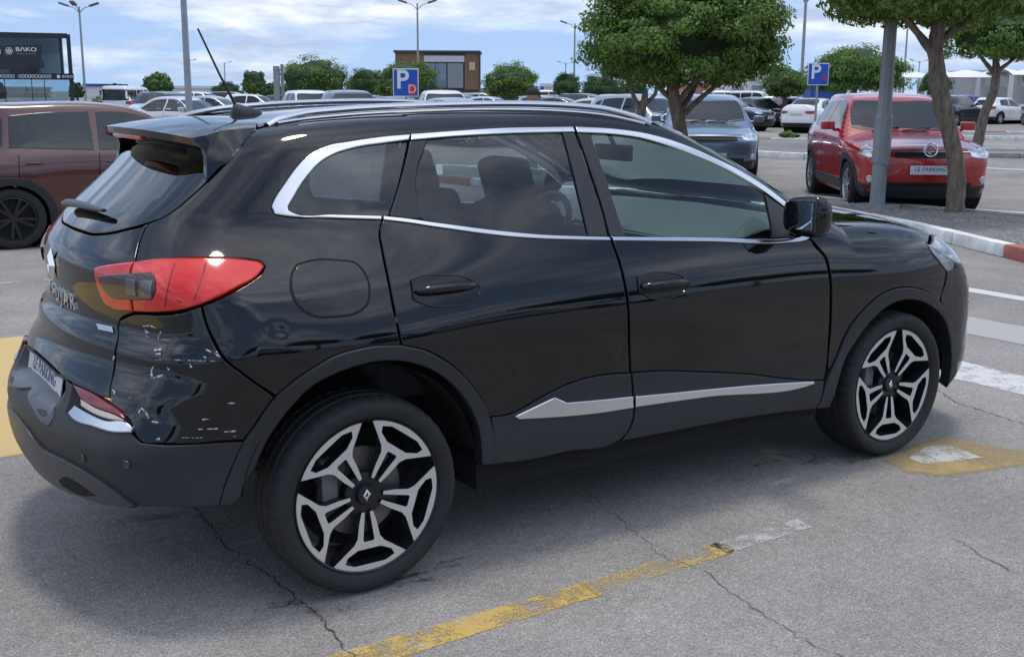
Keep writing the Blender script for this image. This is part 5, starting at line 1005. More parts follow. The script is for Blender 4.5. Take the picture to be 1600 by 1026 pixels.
def crown_mesh(name, rx, ry, rz, nl, size, m, seed, flat=.35, clumps=120, lump=.12):
    r_ = np.random.default_rng(seed)
    # uneven ellipsoid with a flattened underside, made of leaf clumps
    d = r_.normal(size=(clumps, 3)); d /= np.linalg.norm(d, axis=1, keepdims=True); rad_ = r_.uniform(.72, 1.03, clumps); rad_[r_.random(clumps) < .12] *= .6
    C_ = d*rad_[:, None]; C_[:, 2] = np.where(C_[:, 2] < -flat, -flat+(C_[:, 2]+flat)*.25, C_[:, 2])
    cs = r_.uniform(.5, 1.25, clumps)*lump
    i = r_.choice(clumps, nl, p=cs**2/np.sum(cs**2)); off = r_.normal(size=(nl, 3)); off /= np.linalg.norm(off, axis=1, keepdims=True); off *= (r_.random(nl)**.45)[:, None]
    P = C_[i]+off*cs[i][:, None]*np.array([1, 1, .85])*2.0
    n = P*np.array([.6, .6, .9])+off*.8+r_.normal(size=(nl, 3))*.55+np.array([0, 0, .45]); n /= np.linalg.norm(n, axis=1, keepdims=True)
    P = P*np.array([rx, ry, rz])
    a = np.cross(n, r_.normal(size=(nl, 3))); a /= np.linalg.norm(a, axis=1, keepdims=True); b = np.cross(n, a)
    L_ = (size*r_.uniform(.7, 1.35, nl))[:, None]; w_ = L_*r_.uniform(.38, .52, nl)[:, None]; dr = np.array([0, 0, -1])*L_*.18
    v = np.stack([P-a*L_*.5, P+b*w_*.5+n*L_*.06, P+a*L_*.5+dr, P-b*w_*.5+n*L_*.06], 1).reshape(-1, 3)
    me = bpy.data.meshes.new(name); me.vertices.add(nl*4); me.vertices.foreach_set('co', v.ravel()); me.loops.add(nl*4); me.loops.foreach_set('vertex_index', np.arange(nl*4)); me.polygons.add(nl); me.polygons.foreach_set('loop_start', np.arange(nl)*4); me.materials.append(m); me.update(); me.validate()
    return me
def core_mesh(rx, ry, rz, seed, k=.74, flat=.35):
    r_ = random.Random(seed); bm = bmesh.new(); bmesh.ops.create_icosphere(bm, subdivisions=3, radius=1)
    for v in bm.verts:
        p = v.co; s_ = k*(1+.10*math.sin(p.x*5+seed)*math.sin(p.y*6+1)+.08*math.sin(p.z*7+seed*2)); z = p.z if p.z > -flat else -flat+(p.z+flat)*.2; v.co = Vector((p.x*rx*s_, p.y*ry*s_, z*rz*s_))
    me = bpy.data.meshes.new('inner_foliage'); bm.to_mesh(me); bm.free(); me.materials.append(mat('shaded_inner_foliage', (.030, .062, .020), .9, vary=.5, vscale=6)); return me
def tree(x, y, label, trunk, tr, cz, rx, ry, rz, nl, size, seed, m=None, limbs=(), group='trees in the car park', shoots=0, core=.74, cxo=(0, 0), name='clipped_tree', flat=.35, clumps=130, lump=.12):
    t = thing(name, label, 'tree', (x, y, 0), 0, group)
    q = MB(); pts = smooth3(trunk, 5); q.tube(pts, list(np.interp(np.linspace(0, 1, len(pts)), np.linspace(0, 1, len(tr)), tr)), 12)
    for lb in limbs: p2 = smooth3(lb[0], 4); q.tube(p2, list(np.linspace(lb[1], lb[1]*.5, len(p2))), 8)
    r3 = random.Random(seed)
    for v_i in range(len(q.v)): a = q.v[v_i]; q.v[v_i] = (a[0]+r3.gauss(0, .006), a[1]+r3.gauss(0, .006), a[2])
    q.obj('trunk', M_bark, t, True, angle=60)
    c = ob('crown', crown_mesh('crown', rx, ry, rz, nl, size, m or M_leaf, seed, flat, clumps, lump), t); c.location = (cxo[0], cxo[1], cz)
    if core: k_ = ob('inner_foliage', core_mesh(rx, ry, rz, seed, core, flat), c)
    if shoots: s_ = ob('young_shoots', crown_mesh('young_shoots', rx*.98, ry*.98, rz*.98, shoots, size*1.1, M_leafy, seed+50, flat, 26, .055), c); s_['kind'] = 'stuff'
    return t
def smooth3(p, k=4):
    p = [Vector(a) for a in p]; o = []
    for i in range(len(p)-1):
        a, b, c, d = p[max(i-1, 0)], p[i], p[i+1], p[min(i+2, len(p)-1)]
        for j in range(k):
            t = j/k; o.append(.5*((2*b)+(-a+c)*t+(2*a-5*b+4*c-d)*t*t+(-a+3*b-3*c+d)*t**3))
    return o+[p[-1]]
RT = Vector((_r.x, _r.y, 0)).normalized(); FW = Vector((_f.x, _f.y, 0)).normalized()
def R3(a, z, b=0): q = RT*a+FW*b; return (q.x, q.y, z)   # offset: a metres to image right, b metres away from the viewer, height z
# the big round tree
x, y = gp(1056, 19.6)
tree(x, y, 'big round clipped tree with a thick leaning trunk, in front of the grey-blue SUV', [R3(.12, 0), R3(.08, .6), R3(.0, 1.1), R3(-.10, 1.5), R3(-.15, 2.0), R3(-.1, 2.6)], [.165, .14, .12, .11, .09, .05], 2.62, 1.72, 1.6, 1.02, 36000, .085, 11, clumps=240, lump=.10, flat=.72,
     limbs=[([R3(.04, 1.25), R3(.35, 1.55), R3(.7, 1.85), R3(.95, 2.2)], .05), ([R3(-.08, 1.45), R3(.25, 1.85), R3(.4, 2.3)], .06), ([R3(-.12, 1.5), R3(-.5, 1.85), R3(-.8, 2.3)], .045), ([R3(.0, 1.3, .1), R3(.3, 1.7, .5), R3(.5, 2.2, .8)], .06)], shoots=2600, core=.62)
x, y = gp(990, 26)
tree(x, y, 'low forked tree stump with few leaves, left of the big round tree', [R3(0, 0), R3(.05, .9), R3(.12, 1.3), R3(.2, 1.7)], [.15, .13, .10, .05], 2.25, .9, .9, .5, 5000, .09, 12, limbs=[([R3(.08, 1.2), R3(-.1, 1.6), R3(-.15, 2.0)], .07), ([R3(.12, 1.35), R3(.4, 1.6), R3(.45, 2.0)], .06)], m=M_leafd)
# the leaning tree on the near island
b_ = Vector((11.55, 5.08, 0)); d_ = 13.95
def lean(px, py): return (RT*((px-1487)/1768.37*15.2)).to_tuple()[:2]+(1.622-(py-143.)*15.2/1768.37,)
tk = [(0, 0, 0)]+[lean(px, py) for px, py in ((1489, 310), (1488, 270), (1482, 235), (1470, 195), (1458, 160), (1448, 125), (1442, 90), (1440, 60), (1446, 20), (1452, -30))]
tree(b_.x, b_.y, 'tree with a bent trunk on the near gravel island, crown cut by top edge', tk, [.14, .12, .115, .11, .105, .115, .11, .10, .09, .08, .05], 3.22, 1.75, 1.5, .98, 32000, .085, 21, clumps=220, lump=.10, cxo=(lean(1432, 0)[0], lean(1432, 0)[1]),
     limbs=[([lean(1442, 90), lean(1400, 40), lean(1360, 0)], .06), ([lean(1440, 70), lean(1490, 30), lean(1530, -10)], .06)], core=.66, flat=.5, shoots=700)
x, y = gp(1516, 34)
def l2(px, py): return (RT*((px-1516)/1768.37*34)).to_tuple()[:2]+(1.622-(py-143.)*34/1768.37,)
tree(x, y, 'slim second tree with a crooked trunk at right, behind the red SUV', [(0, 0, 0), l2(1519, 200), l2(1524, 170), l2(1534, 140), l2(1536, 110), l2(1532, 85)], [.17, .15, .14, .13, .12, .07], 3.35, 1.9, 1.7, .9, 12000, .11, 22, limbs=[([l2(1534, 112), l2(1518, 95), l2(1505, 80)], .08), ([l2(1535, 110), l2(1560, 90), l2(1580, 75)], .07)], cxo=(RT.x*.35, RT.y*.35), flat=.6, shoots=500)
def far_tree(px, d, w_px, ytop, ybot, label, seed, m=None, nl=4200, size=.13, tw=.12, name='clipped_tree', lump=.13, shoots=0):
    x, y = gp(px, d); s_ = d/1768.37; rx = w_px*s_/2; zt = 1.622+(143-ytop)*s_; zb = 1.622+(143-ybot)*s_; rz = (zt-zb)/1.42; cz = zb+rz*.42
    return tree(x, y, label, [(0, 0, 0), (.05, .03, cz*.5), (0, 0, cz)], [tw*1.25, tw, tw*.7], cz, rx*.94, rx*.86, rz*.90, int(nl*1.3), size, seed, m, core=.86, group='clipped trees further back', name=name, clumps=110, lump=lump, shoots=shoots)
far_tree(497, 66, 108, 86, 146, 'wide dark tree left of the parking sign, above the white SUV', 31, nl=7000)
far_tree(575, 74, 70, 106, 146, 'low dark tree between the two wide trees by the parking sign', 32, M_leafd)
far_tree(637, 60, 100, 93, 145, 'wide tree directly behind the left-hand parking sign', 33, nl=6500)
far_tree(797, 64, 94, 96, 146, 'round tree just right of the timber building', 34, nl=6000)
far_tree(881, 86, 46, 111, 144, 'small ball-shaped tree left of the thin lamp post', 35, M_leafd)
far_tree(936, 76, 70, 114, 146, 'low spreading tree right of the thin lamp post', 36, M_leafd)
far_tree(985, 80, 46, 120, 146, 'small tree half hidden behind the left side of the big round tree', 37, M_leafd)
far_tree(258, 62, 50, 113, 147, 'square-clipped bright green tree left of the thick pole', 38, nl=4500, lump=.10)
far_tree(404, 70, 42, 108, 143, 'square-clipped bright green tree right of the aerial', 39, nl=4000, lump=.10)
far_tree(362, 84, 46, 127, 152, 'low dark bush-like tree left of the square-clipped one by the aerial', 40, M_leafd)
far_tree(430, 84, 40, 128, 152, 'low dark tree right of the square-clipped one by the aerial', 41, M_leafd)
far_tree(189, 88, 42, 131, 153, 'dark dome-shaped bush right of the left lamp post', 42, M_leafd, lump=.08)
far_tree(132, 92, 24, 128, 152, 'dark dome-shaped bush behind the showroom corner', 43, M_leafd, lump=.08)
far_tree(1322, 54, 168, 67, 134, 'broad bright tree behind the right-hand parking sign and near pole', 44, nl=11000, shoots=900)
far_tree(1216, 58, 74, 100, 142, 'round tree between the big tree and the right-hand lamp post', 45, nl=5200)
far_tree(1446, 84, 52, 106, 140, 'small round tree seen past the bent trunk', 46, M_leafd)
far_tree(1606, 60, 50, 92, 130, 'tree cut by the right edge behind the canopies', 47)
# hedge
def hedge(px, d, wpx, hgt, label, seed):
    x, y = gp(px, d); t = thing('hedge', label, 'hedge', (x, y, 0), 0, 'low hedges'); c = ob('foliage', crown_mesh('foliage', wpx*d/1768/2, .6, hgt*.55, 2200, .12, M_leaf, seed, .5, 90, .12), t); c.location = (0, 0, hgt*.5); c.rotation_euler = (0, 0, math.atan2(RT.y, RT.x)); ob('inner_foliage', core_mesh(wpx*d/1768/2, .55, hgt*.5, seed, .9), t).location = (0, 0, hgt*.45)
hedge(166, 70, 34, 1.2, 'low green hedge below the dome-shaped bush at left', 61); hedge(395, 75, 46, 1.1, 'low green hedge below the square-clipped tree by the aerial', 62); hedge(1225, 42, 11, .28, 'tuft of weeds on the far kerb, left of the red SUV', 63)
# ------------------------------------------------------------------ lamp posts
M_galv = mat('galvanised_steel', (.33, .35, .37), .5, metal=.35, vary=.2, vscale=3); M_lum = mat('luminaire_grey', (.10, .11, .12), .5)
def lamp_post(px, d, h, r0, r1, heads, label, arm=.9, group='car park lamp posts'):
    x, y = gp(px, d); t = thing('lamp_post', label, 'lamp post', (x, y, 0), math.atan2(RT.y, RT.x), group)
    MB().tube([(0, 0, 0), (0, 0, h*.5), (0, 0, h)], [r0, (r0+r1)/2, r1], 12).obj('pole', M_galv, t, True); MB().box((0, 0, .02), (r0*4, r0*4, .04)).obj('base_plate', M_galv, t)
    for i in range(heads):
        a = {1: [0], 2: [0, math.pi], 3: [0, math.pi, -math.pi/2]}[heads][i]; ca, sa = math.cos(a), math.sin(a)
        MB().tube([(0, 0, h-.55), (ca*arm*.45, sa*arm*.45, h-.12), (ca*arm, sa*arm, h+.05)], [r1*.6, r1*.5, r1*.5], 6).obj('arm', M_galv, t, True)
        Rh = Matrix.Rotation(a, 3, 'Z') @ Matrix.Rotation(rad(-18), 3, 'Y'); MB().box((ca*(arm+.35), sa*(arm+.35), h+.18), (.85, .42, .16), Rh).obj('luminaire', M_lum, t, bevel=.04)
    return t
lamp_post(145, 104, 8.9, .13, .08, 3, 'lamp post with three heads right of the glass showroom', 1.0)
lamp_post(303, 36, 10, .115, .07, 2, 'thick lamp post rising out of frame beside the aerial')
lamp_post(655, 106, 9.45, .12, .075, 2, 'two-headed lamp post in front of the timber building', 1.0)
lamp_post(893, 138, 9.6, .14, .09, 2, 'two-headed lamp post above the pair of low trees', 1.0)
lamp_post(880, 290, 9.0, .16, .12, 2, 'tiny far lamp post behind the ball-shaped tree', 1.4)
lamp_post(305, 300, 9.4, .17, .12, 1, 'tiny far lamp post just right of the thick pole', 1.4)
lamp_post(360, 330, 9.6, .2, .14, 1, 'tiny far lamp post right of the aerial mast', 1.4)
lamp_post(1240, 72, 7.6, .12, .085, 2, 'lamp post left of the right-hand parking sign, head at the top edge', .7)
lamp_post(1418, 260, 9.0, .15, .1, 2, 'tiny far lamp post between near pole and bent trunk', 1.5)
lamp_post(1396, 118, 9.8, .12, .08, 1, 'thin lamp post seen just right of the near pole', .8)
x, y = 11.24, 6.06
t = thing('lamp_post', 'thick near steel pole with a cable box, in front of the red SUV', 'lamp post', (x, y, 0), 0, 'car park lamp posts')
def pz(py): return 1.622-(py-143)*15.3/1768.37
M_pole = mat('weathered_steel_pole', (.27, .285, .295), .55, metal=.2, vary=.25, vscale=2.5, stretch=(1, 1, .3), bump=.002, bscale=60)
MB().tube([(0, 0, 0), (.02, 0, pz(120)), (.03, .0, 7)], [.105, .088, .06], 10).obj('pole', M_pole, t, False); MB().tube([(0, 0, pz(252)), (.012, 0, pz(248)), (.02, 0, pz(178)), (.022, 0, pz(172))], [.11, .118, .116, .10], 10).obj('cable_box', M_pole, t); MB().box((0, 0, .13), (.42, .42, .05)).obj('base_plate', M_galv, t)
MB().box((.5, 0, 7.05), (1.0, .25, .12)).obj('luminaire', M_lum, t, bevel=.03)
# ------------------------------------------------------------------ parking signs
M_blue = mat('sign_blue', (.012, .085, .47), .35); M_sw = mat('sign_white', (.75, .77, .80), .4); M_srd = mat('sign_red', (.60, .03, .05), .4); M_pk = mat('sign_pale_pink', (.75, .50, .48), .4)
def psign(px, d, yt, yb, wpx, label, mark):
    x, y = gp(px, d); s_ = d/1768.37; w_ = wpx*s_; zt = 1.622+(143-yt)*s_; h_ = (yb-yt)*s_; t = thing('parking_sign', label, 'sign', (x, y, 0), math.atan2(RT.y, RT.x), 'blue parking signs')
    MB().tube([(0, .04, 0), (0, .04, zt-h_*.1)], .035, 8).obj('post', M_galv, t, True)
    bk = MB().box((0, 0, zt-h_/2), (w_, .02, h_)).obj('panel', M_sw, t, bevel=.006); MB().box((0, -.0125, zt-h_/2), (w_*.93, .006, h_*.93)).obj('blue_face', M_blue, bk)
    o = ob('letter', text_mesh('P', h_*.92, M_sw, .003, 'letter', bold=True), bk); o.rotation_euler = (math.pi/2, 0, 0); o.location = (-w_*.13, -.021, zt-h_*.42)
    if mark: q = MB().box((w_*.25, -.019, zt-h_*.74), (w_*.30, .006, h_*.38)).obj('red_square', M_srd, bk); o = ob('letter', text_mesh('D', h_*.42, M_pk, .003, 'letter', bold=True), bk); o.rotation_euler = (math.pi/2, 0, 0); o.location = (w_*.25, -.026, zt-h_*.74)
    else: o = ob('symbol', text_mesh('$', h_*.40, M_srd, .003, 'symbol', bold=True), bk); o.rotation_euler = (math.pi/2, 0, 0); o.location = (w_*.27, -.021, zt-h_*.70)
psign(636, 27, 108, 150, 39, 'blue P sign with a red square, above the roof near the timber building', True)
psign(1265, 34, 97, 130, 32, 'blue P sign with a small red symbol, beside the white saloon', False)
psign(841, 120, 133, 143, 13, 'small blue sign far off, right of the tree by the capped person', False)
# ------------------------------------------------------------------ timber building
M_wood = mat('timber_cladding', (.24, .155, .085), .75, vary=.35, vscale=5, stretch=(6, 6, .4)); M_roofe = mat('dark_roof_edge', (.05, .055, .06), .6); M_pale = mat('pale_render', (.55, .56, .55), .7); M_bgl = mat('building_glass', (.16, .22, .27), .05, ior=1.7); M_grey = mat('grey_shutter', (.25, .265, .27), .6)
D_ = 120.; s_ = D_/1768.37; x, y = gp(684, D_); t = thing('timber_building', 'small timber-clad building with a big window, right of the left parking sign', 'building', (x, y, 0), math.atan2(RT.y, RT.x))
def bz(py): return 1.622+(143-py)*s_
def bx_(px): return (px-684)*s_
def bbox(nm, x0, x1, y0, y1, m, dep=.2, front=0., par=None): return MB().box(((bx_(x0)+bx_(x1))/2, front+dep/2, (bz(y0)+bz(y1))/2), (bx_(x1)-bx_(x0), dep, bz(y0)-bz(y1))).obj(nm, m, par or t)
bbox('wall', 620, 748, 84, 150, mat('timber_backing', (.10, .07, .045), .9), 5.5, .25); bbox('roof', 618, 750, 81, 84.5, M_roofe, 6.2, -.1); bbox('base_wall', 622, 746, 150, 166, M_pale, 5.2, .3)
for a, b, n_ in ((620, 664, 11), (726, 748, 6)):
    for k in range(n_): bbox('plank', a+(b-a)*k/n_+.15, a+(b-a)*(k+1)/n_-.15, 84.7, 139, M_wood, .12, .10+random.uniform(0, .03))
bbox('fascia', 664.3, 725.5, 86, 88.5, M_roofe, .2, .02); bbox('lintel', 664.3, 725.5, 88.8, 98, M_pale, .2, .0)
wn = bbox('window', 664.3, 725.5, 98.3, 138, M_roofe, .12, .1); bbox('pane', 682, 698, 100, 136.5, M_bgl, .05, .02, wn); bbox('shutter', 700, 723.5, 100, 136.5, M_grey, .05, .02, wn); bbox('pane', 665.5, 681, 100, 136.5, M_bgl, .05, .02, wn); bbox('sign_board', 733, 742, 98, 110, mat('cream_board', (.55, .45, .26), .7), .06, -.0)
bbox('corner_post', 748.2, 750, 84, 139, M_roofe, .3, -.02)
# stone pillar, far halls and canopies
x, y = gp(442, 60); t = thing('concrete_pillar', 'grey twin concrete pillar left of the wide dark tree', 'pillar', (x, y, 0), math.atan2(RT.y, RT.x)); M_conc = mat('pillar_concrete', (.30, .31, .30), .85, vary=.2)
MB().box((-.10, 0, 1.45), (.28, .3, 2.9)).obj('shaft', M_conc, t); MB().box((.17, .1, 1.5), (.12, .2, 3.0)).obj('side_post', M_grey, t); MB().box((-.10, -.02, 2.72), (.30, .3, .06)).obj('band', M_galv, t)
M_hall = mat('white_hall_cladding', (.66, .66, .65), .7, vary=.1, vscale=.3); M_hblue = mat('hall_blue_roof', (.02, .08, .36), .6); M_pink = mat('terracotta_wall', (.50, .22, .16), .8); M_tan = mat('tan_wall', (.45, .40, .33), .8, vary=.2, vscale=.2)
def hall(px0, px1, d, ytop, label, m, roof=None, ridge=0, name='warehouse', bays=0):
    s_ = d/1768.37; x, y = gp((px0+px1)/2, d); w_ = (px1-px0)*s_; h_ = 1.622+(143-ytop)*s_; t = thing(name, label, 'building', (x, y, 0), math.atan2(RT.y, RT.x))
    MB().box((0, 6, h_/2), (w_, 12, h_)).obj('wall', m, t)
    if ridge:
        q = MB(); q.add([(-w_/2-.3, -.4, h_), (w_/2+.3, -.4, h_), (w_/2+.3, 6, h_+ridge), (-w_/2-.3, 6, h_+ridge), (-w_/2-.3, 12.4, h_), (w_/2+.3, 12.4, h_)], [(0, 1, 2, 3), (3, 2, 5, 4), (0, 3, 4), (1, 5, 2)]); q.obj('roof', roof or m, t)
    else: MB().box((0, 6, h_+.25), (w_+.6, 12.6, .5)).obj('roof', roof or m, t)
    for k in range(bays): MB().box((-w_/2+w_*(k+.5)/bays, -.03, h_*.38), (w_/bays*.55, .10, h_*.5)).obj('shutter_door', M_grey, t)
    return t
hall(145, 175, 210, 137, 'far white shed with a blue roof edge at left', M_hall, M_hblue); hall(280, 345, 240, 139, 'long low white shed far behind the thick pole', M_hall, M_hall, bays=4); hall(450, 480, 190, 140, 'white shed glimpsed below the wide dark tree', M_hall, bays=2); hall(570, 622, 200, 140, 'low pale building behind the left parking sign', M_hall, bays=3)
hall(1068, 1135, 165, 128, 'terracotta and white building behind the big round tree', M_pink, M_hall, bays=4); hall(1130, 1215, 150, 112, 'pale white tented hall right of the big round tree', M_hall, M_hall, 1.2, 'tented_hall', 3)
hall(975, 1000, 160, 131, 'white gabled hut behind the big tree at left', M_hall, M_hall, 1.0, 'white_hut'); hall(845, 870, 190, 134, 'pale kiosk right of the tree by the capped person', M_hall); hall(-80, 60, 260, 141, 'long pale wall far behind the glass showroom', M_tan); hall(750, 850, 260, 140, 'long pale wall beyond the far vans', M_tan)
hall(1500, 1700, 150, 112, 'grey shuttered building behind the canopies at right', mat('grey_wall', (.36, .37, .36), .8, vary=.15, vscale=.2), M_hall, bays=6); hall(1255, 1310, 175, 132, 'low blue-sided store behind the white saloon', M_hblue, M_hblue)
def canopy(px0, px1, d, yeave, ytop, label, seed):
    s_ = d/1768.37; x, y = gp((px0+px1)/2, d); w_ = (px1-px0)*s_; ze = 1.622+(143-yeave)*s_; zt = 1.622+(143-ytop)*s_; t = thing('shade_canopy', label, 'canopy', (x, y, 0), math.atan2(RT.y, RT.x), 'white fabric canopies'); nx_, ny_ = 16, 6; v = []
    for i in range(nx_+1):
        for j in range(ny_+1):
            a = i/nx_; b = j/ny_; z = ze+(zt-ze)*(math.sin(math.pi*b)**.8)*(.55+.45*abs(math.cos(math.pi*a*2))); v.append((-w_/2+w_*a, 6*b, z))
    q = MB(); q.add(v, [(i*(ny_+1)+j, (i+1)*(ny_+1)+j, (i+1)*(ny_+1)+j+1, i*(ny_+1)+j+1) for i in range(nx_) for j in range(ny_)]); q.obj('fabric', mat('canopy_fabric', (.74, .73, .69), .8), t, True)
    for a in (0, .5, 1):
        for yy in (.2, 5.8): MB().box((-w_/2+w_*a, yy, ze/2), (.28, .28, ze)).obj('column', M_hall, t)
canopy(1462, 1560, 96, 117, 105, 'white fabric canopy between bent trunk and slim second tree', 1); canopy(1562, 1680, 92, 113, 102, 'white fabric canopy at the right edge', 2); canopy(1385, 1462, 104, 118, 108, 'white fabric canopy seen left of the bent trunk', 3)
# ------------------------------------------------------------------ glass showroom with the van graphic
D_ = 52.; s_ = D_/1768.37; x, y = gp(60, D_); t = thing('glass_showroom', 'two-storey black-framed glass showroom with a van graphic at the left edge', 'showroom', (x, y, 0), -view_az(118))
M_fr = mat('showroom_black_frame', (.018, .022, .03), .35); M_sgl = glass('showroom_glass', (.62, .72, .76), 1.45); M_print = mat('van_print', (.022, .028, .04), .5); M_prw = mat('print_white', (.72, .74, .76), .5)
def sb(nm, x0, x1, y0, y1, m, dep=.12, front=0., par=None): return MB().box(((x0+x1-120)/2*s_, front+dep/2, 1.622+(143-(y0+y1)/2)*s_), ((x1-x0)*s_, dep, (y1-y0)*s_)).obj(nm, m, par or t)
sb('top_beam', -95, 121, 59, 65, M_fr, .2); sb('corner_post', 118, 124, 59, 196, M_fr, .25, -.03); sb('inner_post', 107, 111, 65, 118, M_fr, .12, .2); bd = sb('sign_band', -95, 125, 117.5, 127, M_fr, .22, -.1)
for px_ in (-92, -30, 26, 64, 82): sb('mullion', px_-.6, px_+.6, 127, 196, M_fr, .1, .05)
sb('glass_pane', -95, 107, 65, 117.5, M_sgl, .03, .1); sb('glass_pane', -95, 118, 127, 196, M_sgl, .03, .1)
MB().box((-48*s_, 3.4, 1.62+ (143-90)*s_), (200*s_, .1, 60*s_)).obj('back_panel', mat('showroom_back', (.55, .60, .62), .7), t); sb('ceiling_panel', 76, 107, 65, 85, mat('ceil_grey', (.30, .35, .38), .8), .1, 3.0)
MB().box((-47*s_, 1.8, 1.62+(143-122)*s_), (210*s_, 3.4, .12)).obj('floor_slab', M_fr, t); sb('roof_slab', -95, 120, 57.5, 59, M_fr, 3.6, 0)
def pp(px_, py_, yy): return ((px_-60)*s_, yy, 1.622+(143-py_)*s_)
van = [(-6, 113), (1, 93), (8, 78), (72, 75.5), (82, 75), (83, 84), (80, 92), (84, 104), (84, 110), (77, 110), (77, 112), (2, 112)]
q = MB(); n_ = len(van); q.add([pp(a, b, .06) for a, b in van]+[pp(a, b, .085) for a, b in van], [tuple(range(n_))]+[(i, (i+1) % n_, n_+(i+1) % n_, n_+i) for i in range(n_)]); vp = q.obj('van_graphic', M_print, t)
for px_, r_ in ((3, 5.5), (67, 8)):
    q = MB(); q.add([pp(px_+r_*math.cos(a), 112+r_*.75*math.sin(a), .05) for a in np.linspace(0, 2*math.pi, 20, endpoint=False)], [tuple(range(20))]); q.obj('wheel_graphic', mat('van_wheel_print', (.012, .013, .016), .5), vp)
q = MB(); q.add([pp(a, b, .052) for a, b in ((16, 83), (24, 82.5), (24, 89.5), (14, 90))], [(0, 1, 2, 3)]); q.obj('window_graphic', M_prw, vp)
q = MB()
for k in range(6):
    a = k*math.pi/3; q.tube([pp(36+3.2*math.cos(a)+2.2*math.cos(b), 85+3.2*math.sin(a)+2.2*math.sin(b), .045) for b in np.linspace(0, 2*math.pi, 11)], .012, 4)
q.tube([pp(36+2.0*math.cos(b), 85+2.0*math.sin(b), .045) for b in np.linspace(0, 2*math.pi, 11)], .014, 4); q.obj('logo_rosette', M_prw, vp)
def stext(txt, px_, py_, hpx, wpx, yy, par):
    o = ob('lettering', text_mesh(txt, hpx*s_*1.38, M_prw, .004, 'lettering', bold=True), par); o.rotation_euler = (math.pi/2, 0, 0); o.location = pp(px_, py_, yy); bpy.context.view_layer.update(); o.scale = (wpx*s_/max(o.dimensions.x, .01), 1, 1)
stext('B\u039bKO', 60, 82.5, 6.0, 29, .045, vp); stext('- - - - - - -', 60, 88.6, 2.6, 26, .045, vp)
for k in range(34):
    px_ = -60+k*4.7
    if 40 < px_ < 46 or px_ > 94: continue
    q = MB(); q.tube([pp(px_+1.9*math.cos(b), 122.2+2.6*math.sin(b), -.13) for b in np.linspace(0, 2*math.pi, 7)], .014, 4); q.obj('band_rosette', M_prw, bd)
q = MB(); q.add([pp(103+2.6*math.cos(a), 122.3+2.6*math.sin(a), -.12) for a in np.linspace(0, 2*math.pi, 12, endpoint=False)], [tuple(range(12))]); q.obj('band_logo', M_prw, bd); stext('B\u039bKO', 116, 122.3, 3.2, 15, -.13, bd)
q = MB(); q.add([pp(a, b, 1.6) for a, b in ((-20, 134), (20, 131), (26, 146), (24, 156), (-20, 158))], [(0, 1, 2, 3, 4)]); q.obj('display_board', M_print, t)
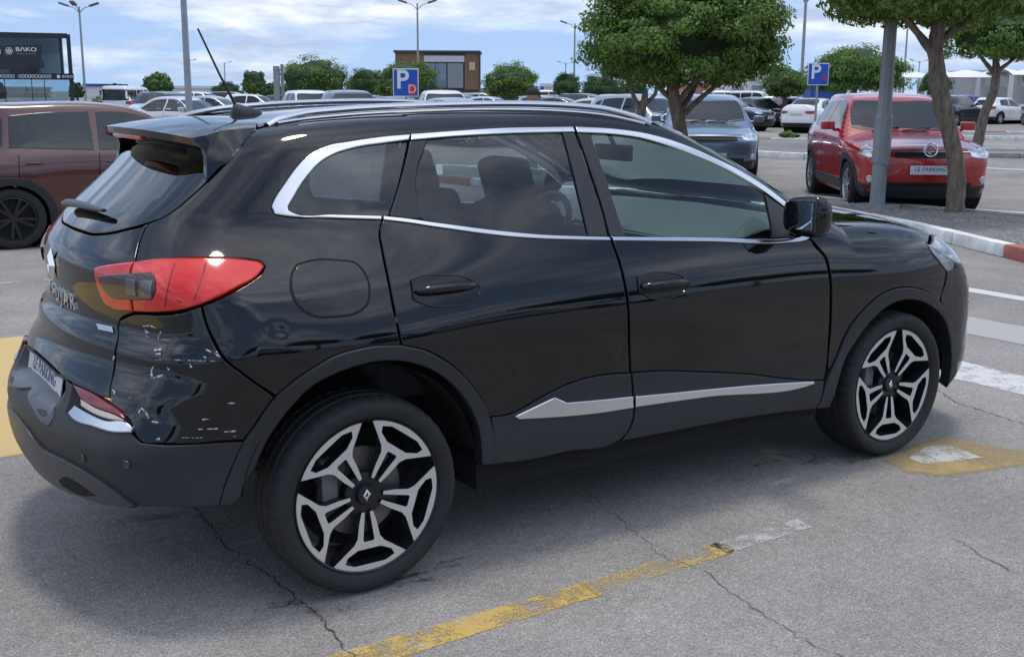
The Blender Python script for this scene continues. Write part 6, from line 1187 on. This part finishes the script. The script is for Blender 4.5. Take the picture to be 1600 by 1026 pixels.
# ------------------------------------------------------------------ person in a cap behind the car
def person(px, d, label):
    x, y = gp(px, d); t = thing('person', label, 'person', (x, y, 0), math.atan2(RT.y, RT.x))
    vs = [(0, 0, .90), (0, 0, 1.12), (.02, 0, 1.34), (.02, 0, 1.44), (.03, 0, 1.50), (0, -.19, 1.36), (-.02, -.24, 1.08), (.10, -.22, .88), (0, .19, 1.36), (-.02, .24, 1.08), (.10, .22, .88), (0, -.10, .86), (.02, -.10, .48), (-.02, -.10, .08), (.10, -.10, .04), (0, .10, .86), (.02, .10, .48), (-.02, .10, .08), (.10, .10, .04), (.14, -.21, .82), (.14, .21, .82)]
    es = [(0, 1), (1, 2), (2, 3), (3, 4), (2, 5), (5, 6), (6, 7), (2, 8), (8, 9), (9, 10), (0, 11), (11, 12), (12, 13), (13, 14), (0, 15), (15, 16), (16, 17), (17, 18), (7, 19), (10, 20)]
    rs = [.15, .15, .16, .07, .055, .07, .05, .04, .07, .05, .04, .095, .065, .05, .035, .095, .065, .05, .035, .03, .03]
    me = bpy.data.meshes.new('clothed_body'); me.from_pydata(vs, es, []); me.materials.append(mat('dark_clothes', (.05, .055, .07), .85)); o = ob('body', me, t); sk = o.modifiers.new('skin', 'SKIN'); me.skin_vertices or None
    for i, r_ in enumerate(rs): me.skin_vertices[0].data[i].radius = (r_, r_*(1.25 if i in (1, 2) else 1))
    me.skin_vertices[0].data[0].use_root = True; o.modifiers.new('sub', 'SUBSURF').levels = 1; o.modifiers['sub'].render_levels = 1
    q = MB(); v = []; nu, nv = 20, 14
    for j in range(nv):
        ph = -math.pi/2+math.pi*j/(nv-1)
        for i in range(nu):
            a = 2*math.pi*i/nu; X, Y, Z = math.cos(ph)*math.cos(a), math.cos(ph)*math.sin(a), math.sin(ph); k = 1-.22*max(0, -Z)*(.6 if X > 0 else 1.2); xx = .098*X*k+.025*math.exp(-((Z+.05)/.13)**2-(Y/.18)**2)*(X > .5)-.012*math.exp(-((Z-.12)/.12)**2)*(X > .6)*(abs(Y) > .2)
            v.append((.02+xx, .078*Y*k, 1.565+.115*Z))
    q.add(v, [(j*nu+i, j*nu+(i+1) % nu, (j+1)*nu+(i+1) % nu, (j+1)*nu+i) for j in range(nv-1) for i in range(nu)]); hd = q.obj('head', mat('skin', (.36, .20, .13), .6), t, True, angle=80)
    for s2 in (-1, 1): MB().box((.01, s2*.080, 1.56), (.03, .014, .055)).obj('ear', MATS['skin'], hd, bevel=.006)
    q = MB(); v = []
    for j in range(9):
        ph = math.pi/2*j/8
        for i in range(20): a = 2*math.pi*i/20; v.append((.012+.112*math.cos(ph)*math.cos(a), .092*math.cos(ph)*math.sin(a), 1.595+.098*math.sin(ph)))
    q.add(v, [(j*20+i, j*20+(i+1) % 20, (j+1)*20+(i+1) % 20, (j+1)*20+i) for j in range(8) for i in range(20)]); q.box((.145, 0, 1.598), (.10, .14, .012)); q.obj('cap', mat('black_cap', (.012, .012, .014), .8), t, True)
person(829, 16.6, 'person in a black cap facing right, only the head showing above the black roof')
# ------------------------------------------------------------------ behind the photographer: trees and cars that show only as reflections
for i, (x, y, s_) in enumerate(((-9, -19, 1), (-2.5, -22, 1.1), (4, -20, .95), (10, -23, 1.1), (17, -21, 1), (25, -24, 1.1), (-18, -20, 1), (-26, -8, 1))):
    tree(x, y, ['tree at the far left behind the photographer, seen only mirrored in the black paint', 'second tree behind the photographer, mirrored in the paint', 'third tree behind the photographer, mirrored in the paint', 'fourth tree behind the photographer, mirrored in the paint', 'fifth tree behind the photographer, mirrored in the paint', 'sixth tree behind the photographer, mirrored in the paint', 'outermost tree behind the photographer, mirrored in the paint', 'tree off to the left of the photographer, mirrored in the tailgate'][i], [(0, 0, 0), (.1, 0, 1.2), (0, .1, 2.2)], [.17, .14, .08], 2.9*s_, 1.9*s_, 1.9*s_, 1.15*s_, 2600, .17, 80+i, M_leafd, group='trees behind the photographer', core=.85)
for i, (k_, x, y, h_, c_) in enumerate((('sedan', -6, -13.5, 95, SIL), ('suv', -2.6, -14, 88, WHI), ('hatch', .8, -13.6, 92, DGR), ('suv', 7.2, -14, 90, BLK), ('sedan', 10.6, -13.8, 87, WHI))):
    place_car(k_, x, y, rad(h_), c_, ['silver saloon behind the photographer, seen only mirrored', 'white SUV behind the photographer, seen only mirrored', 'dark hatchback behind the photographer, seen only mirrored', 'black SUV behind the photographer, seen only mirrored', 'white saloon behind the photographer, seen only mirrored'][i], 'cars behind the photographer')
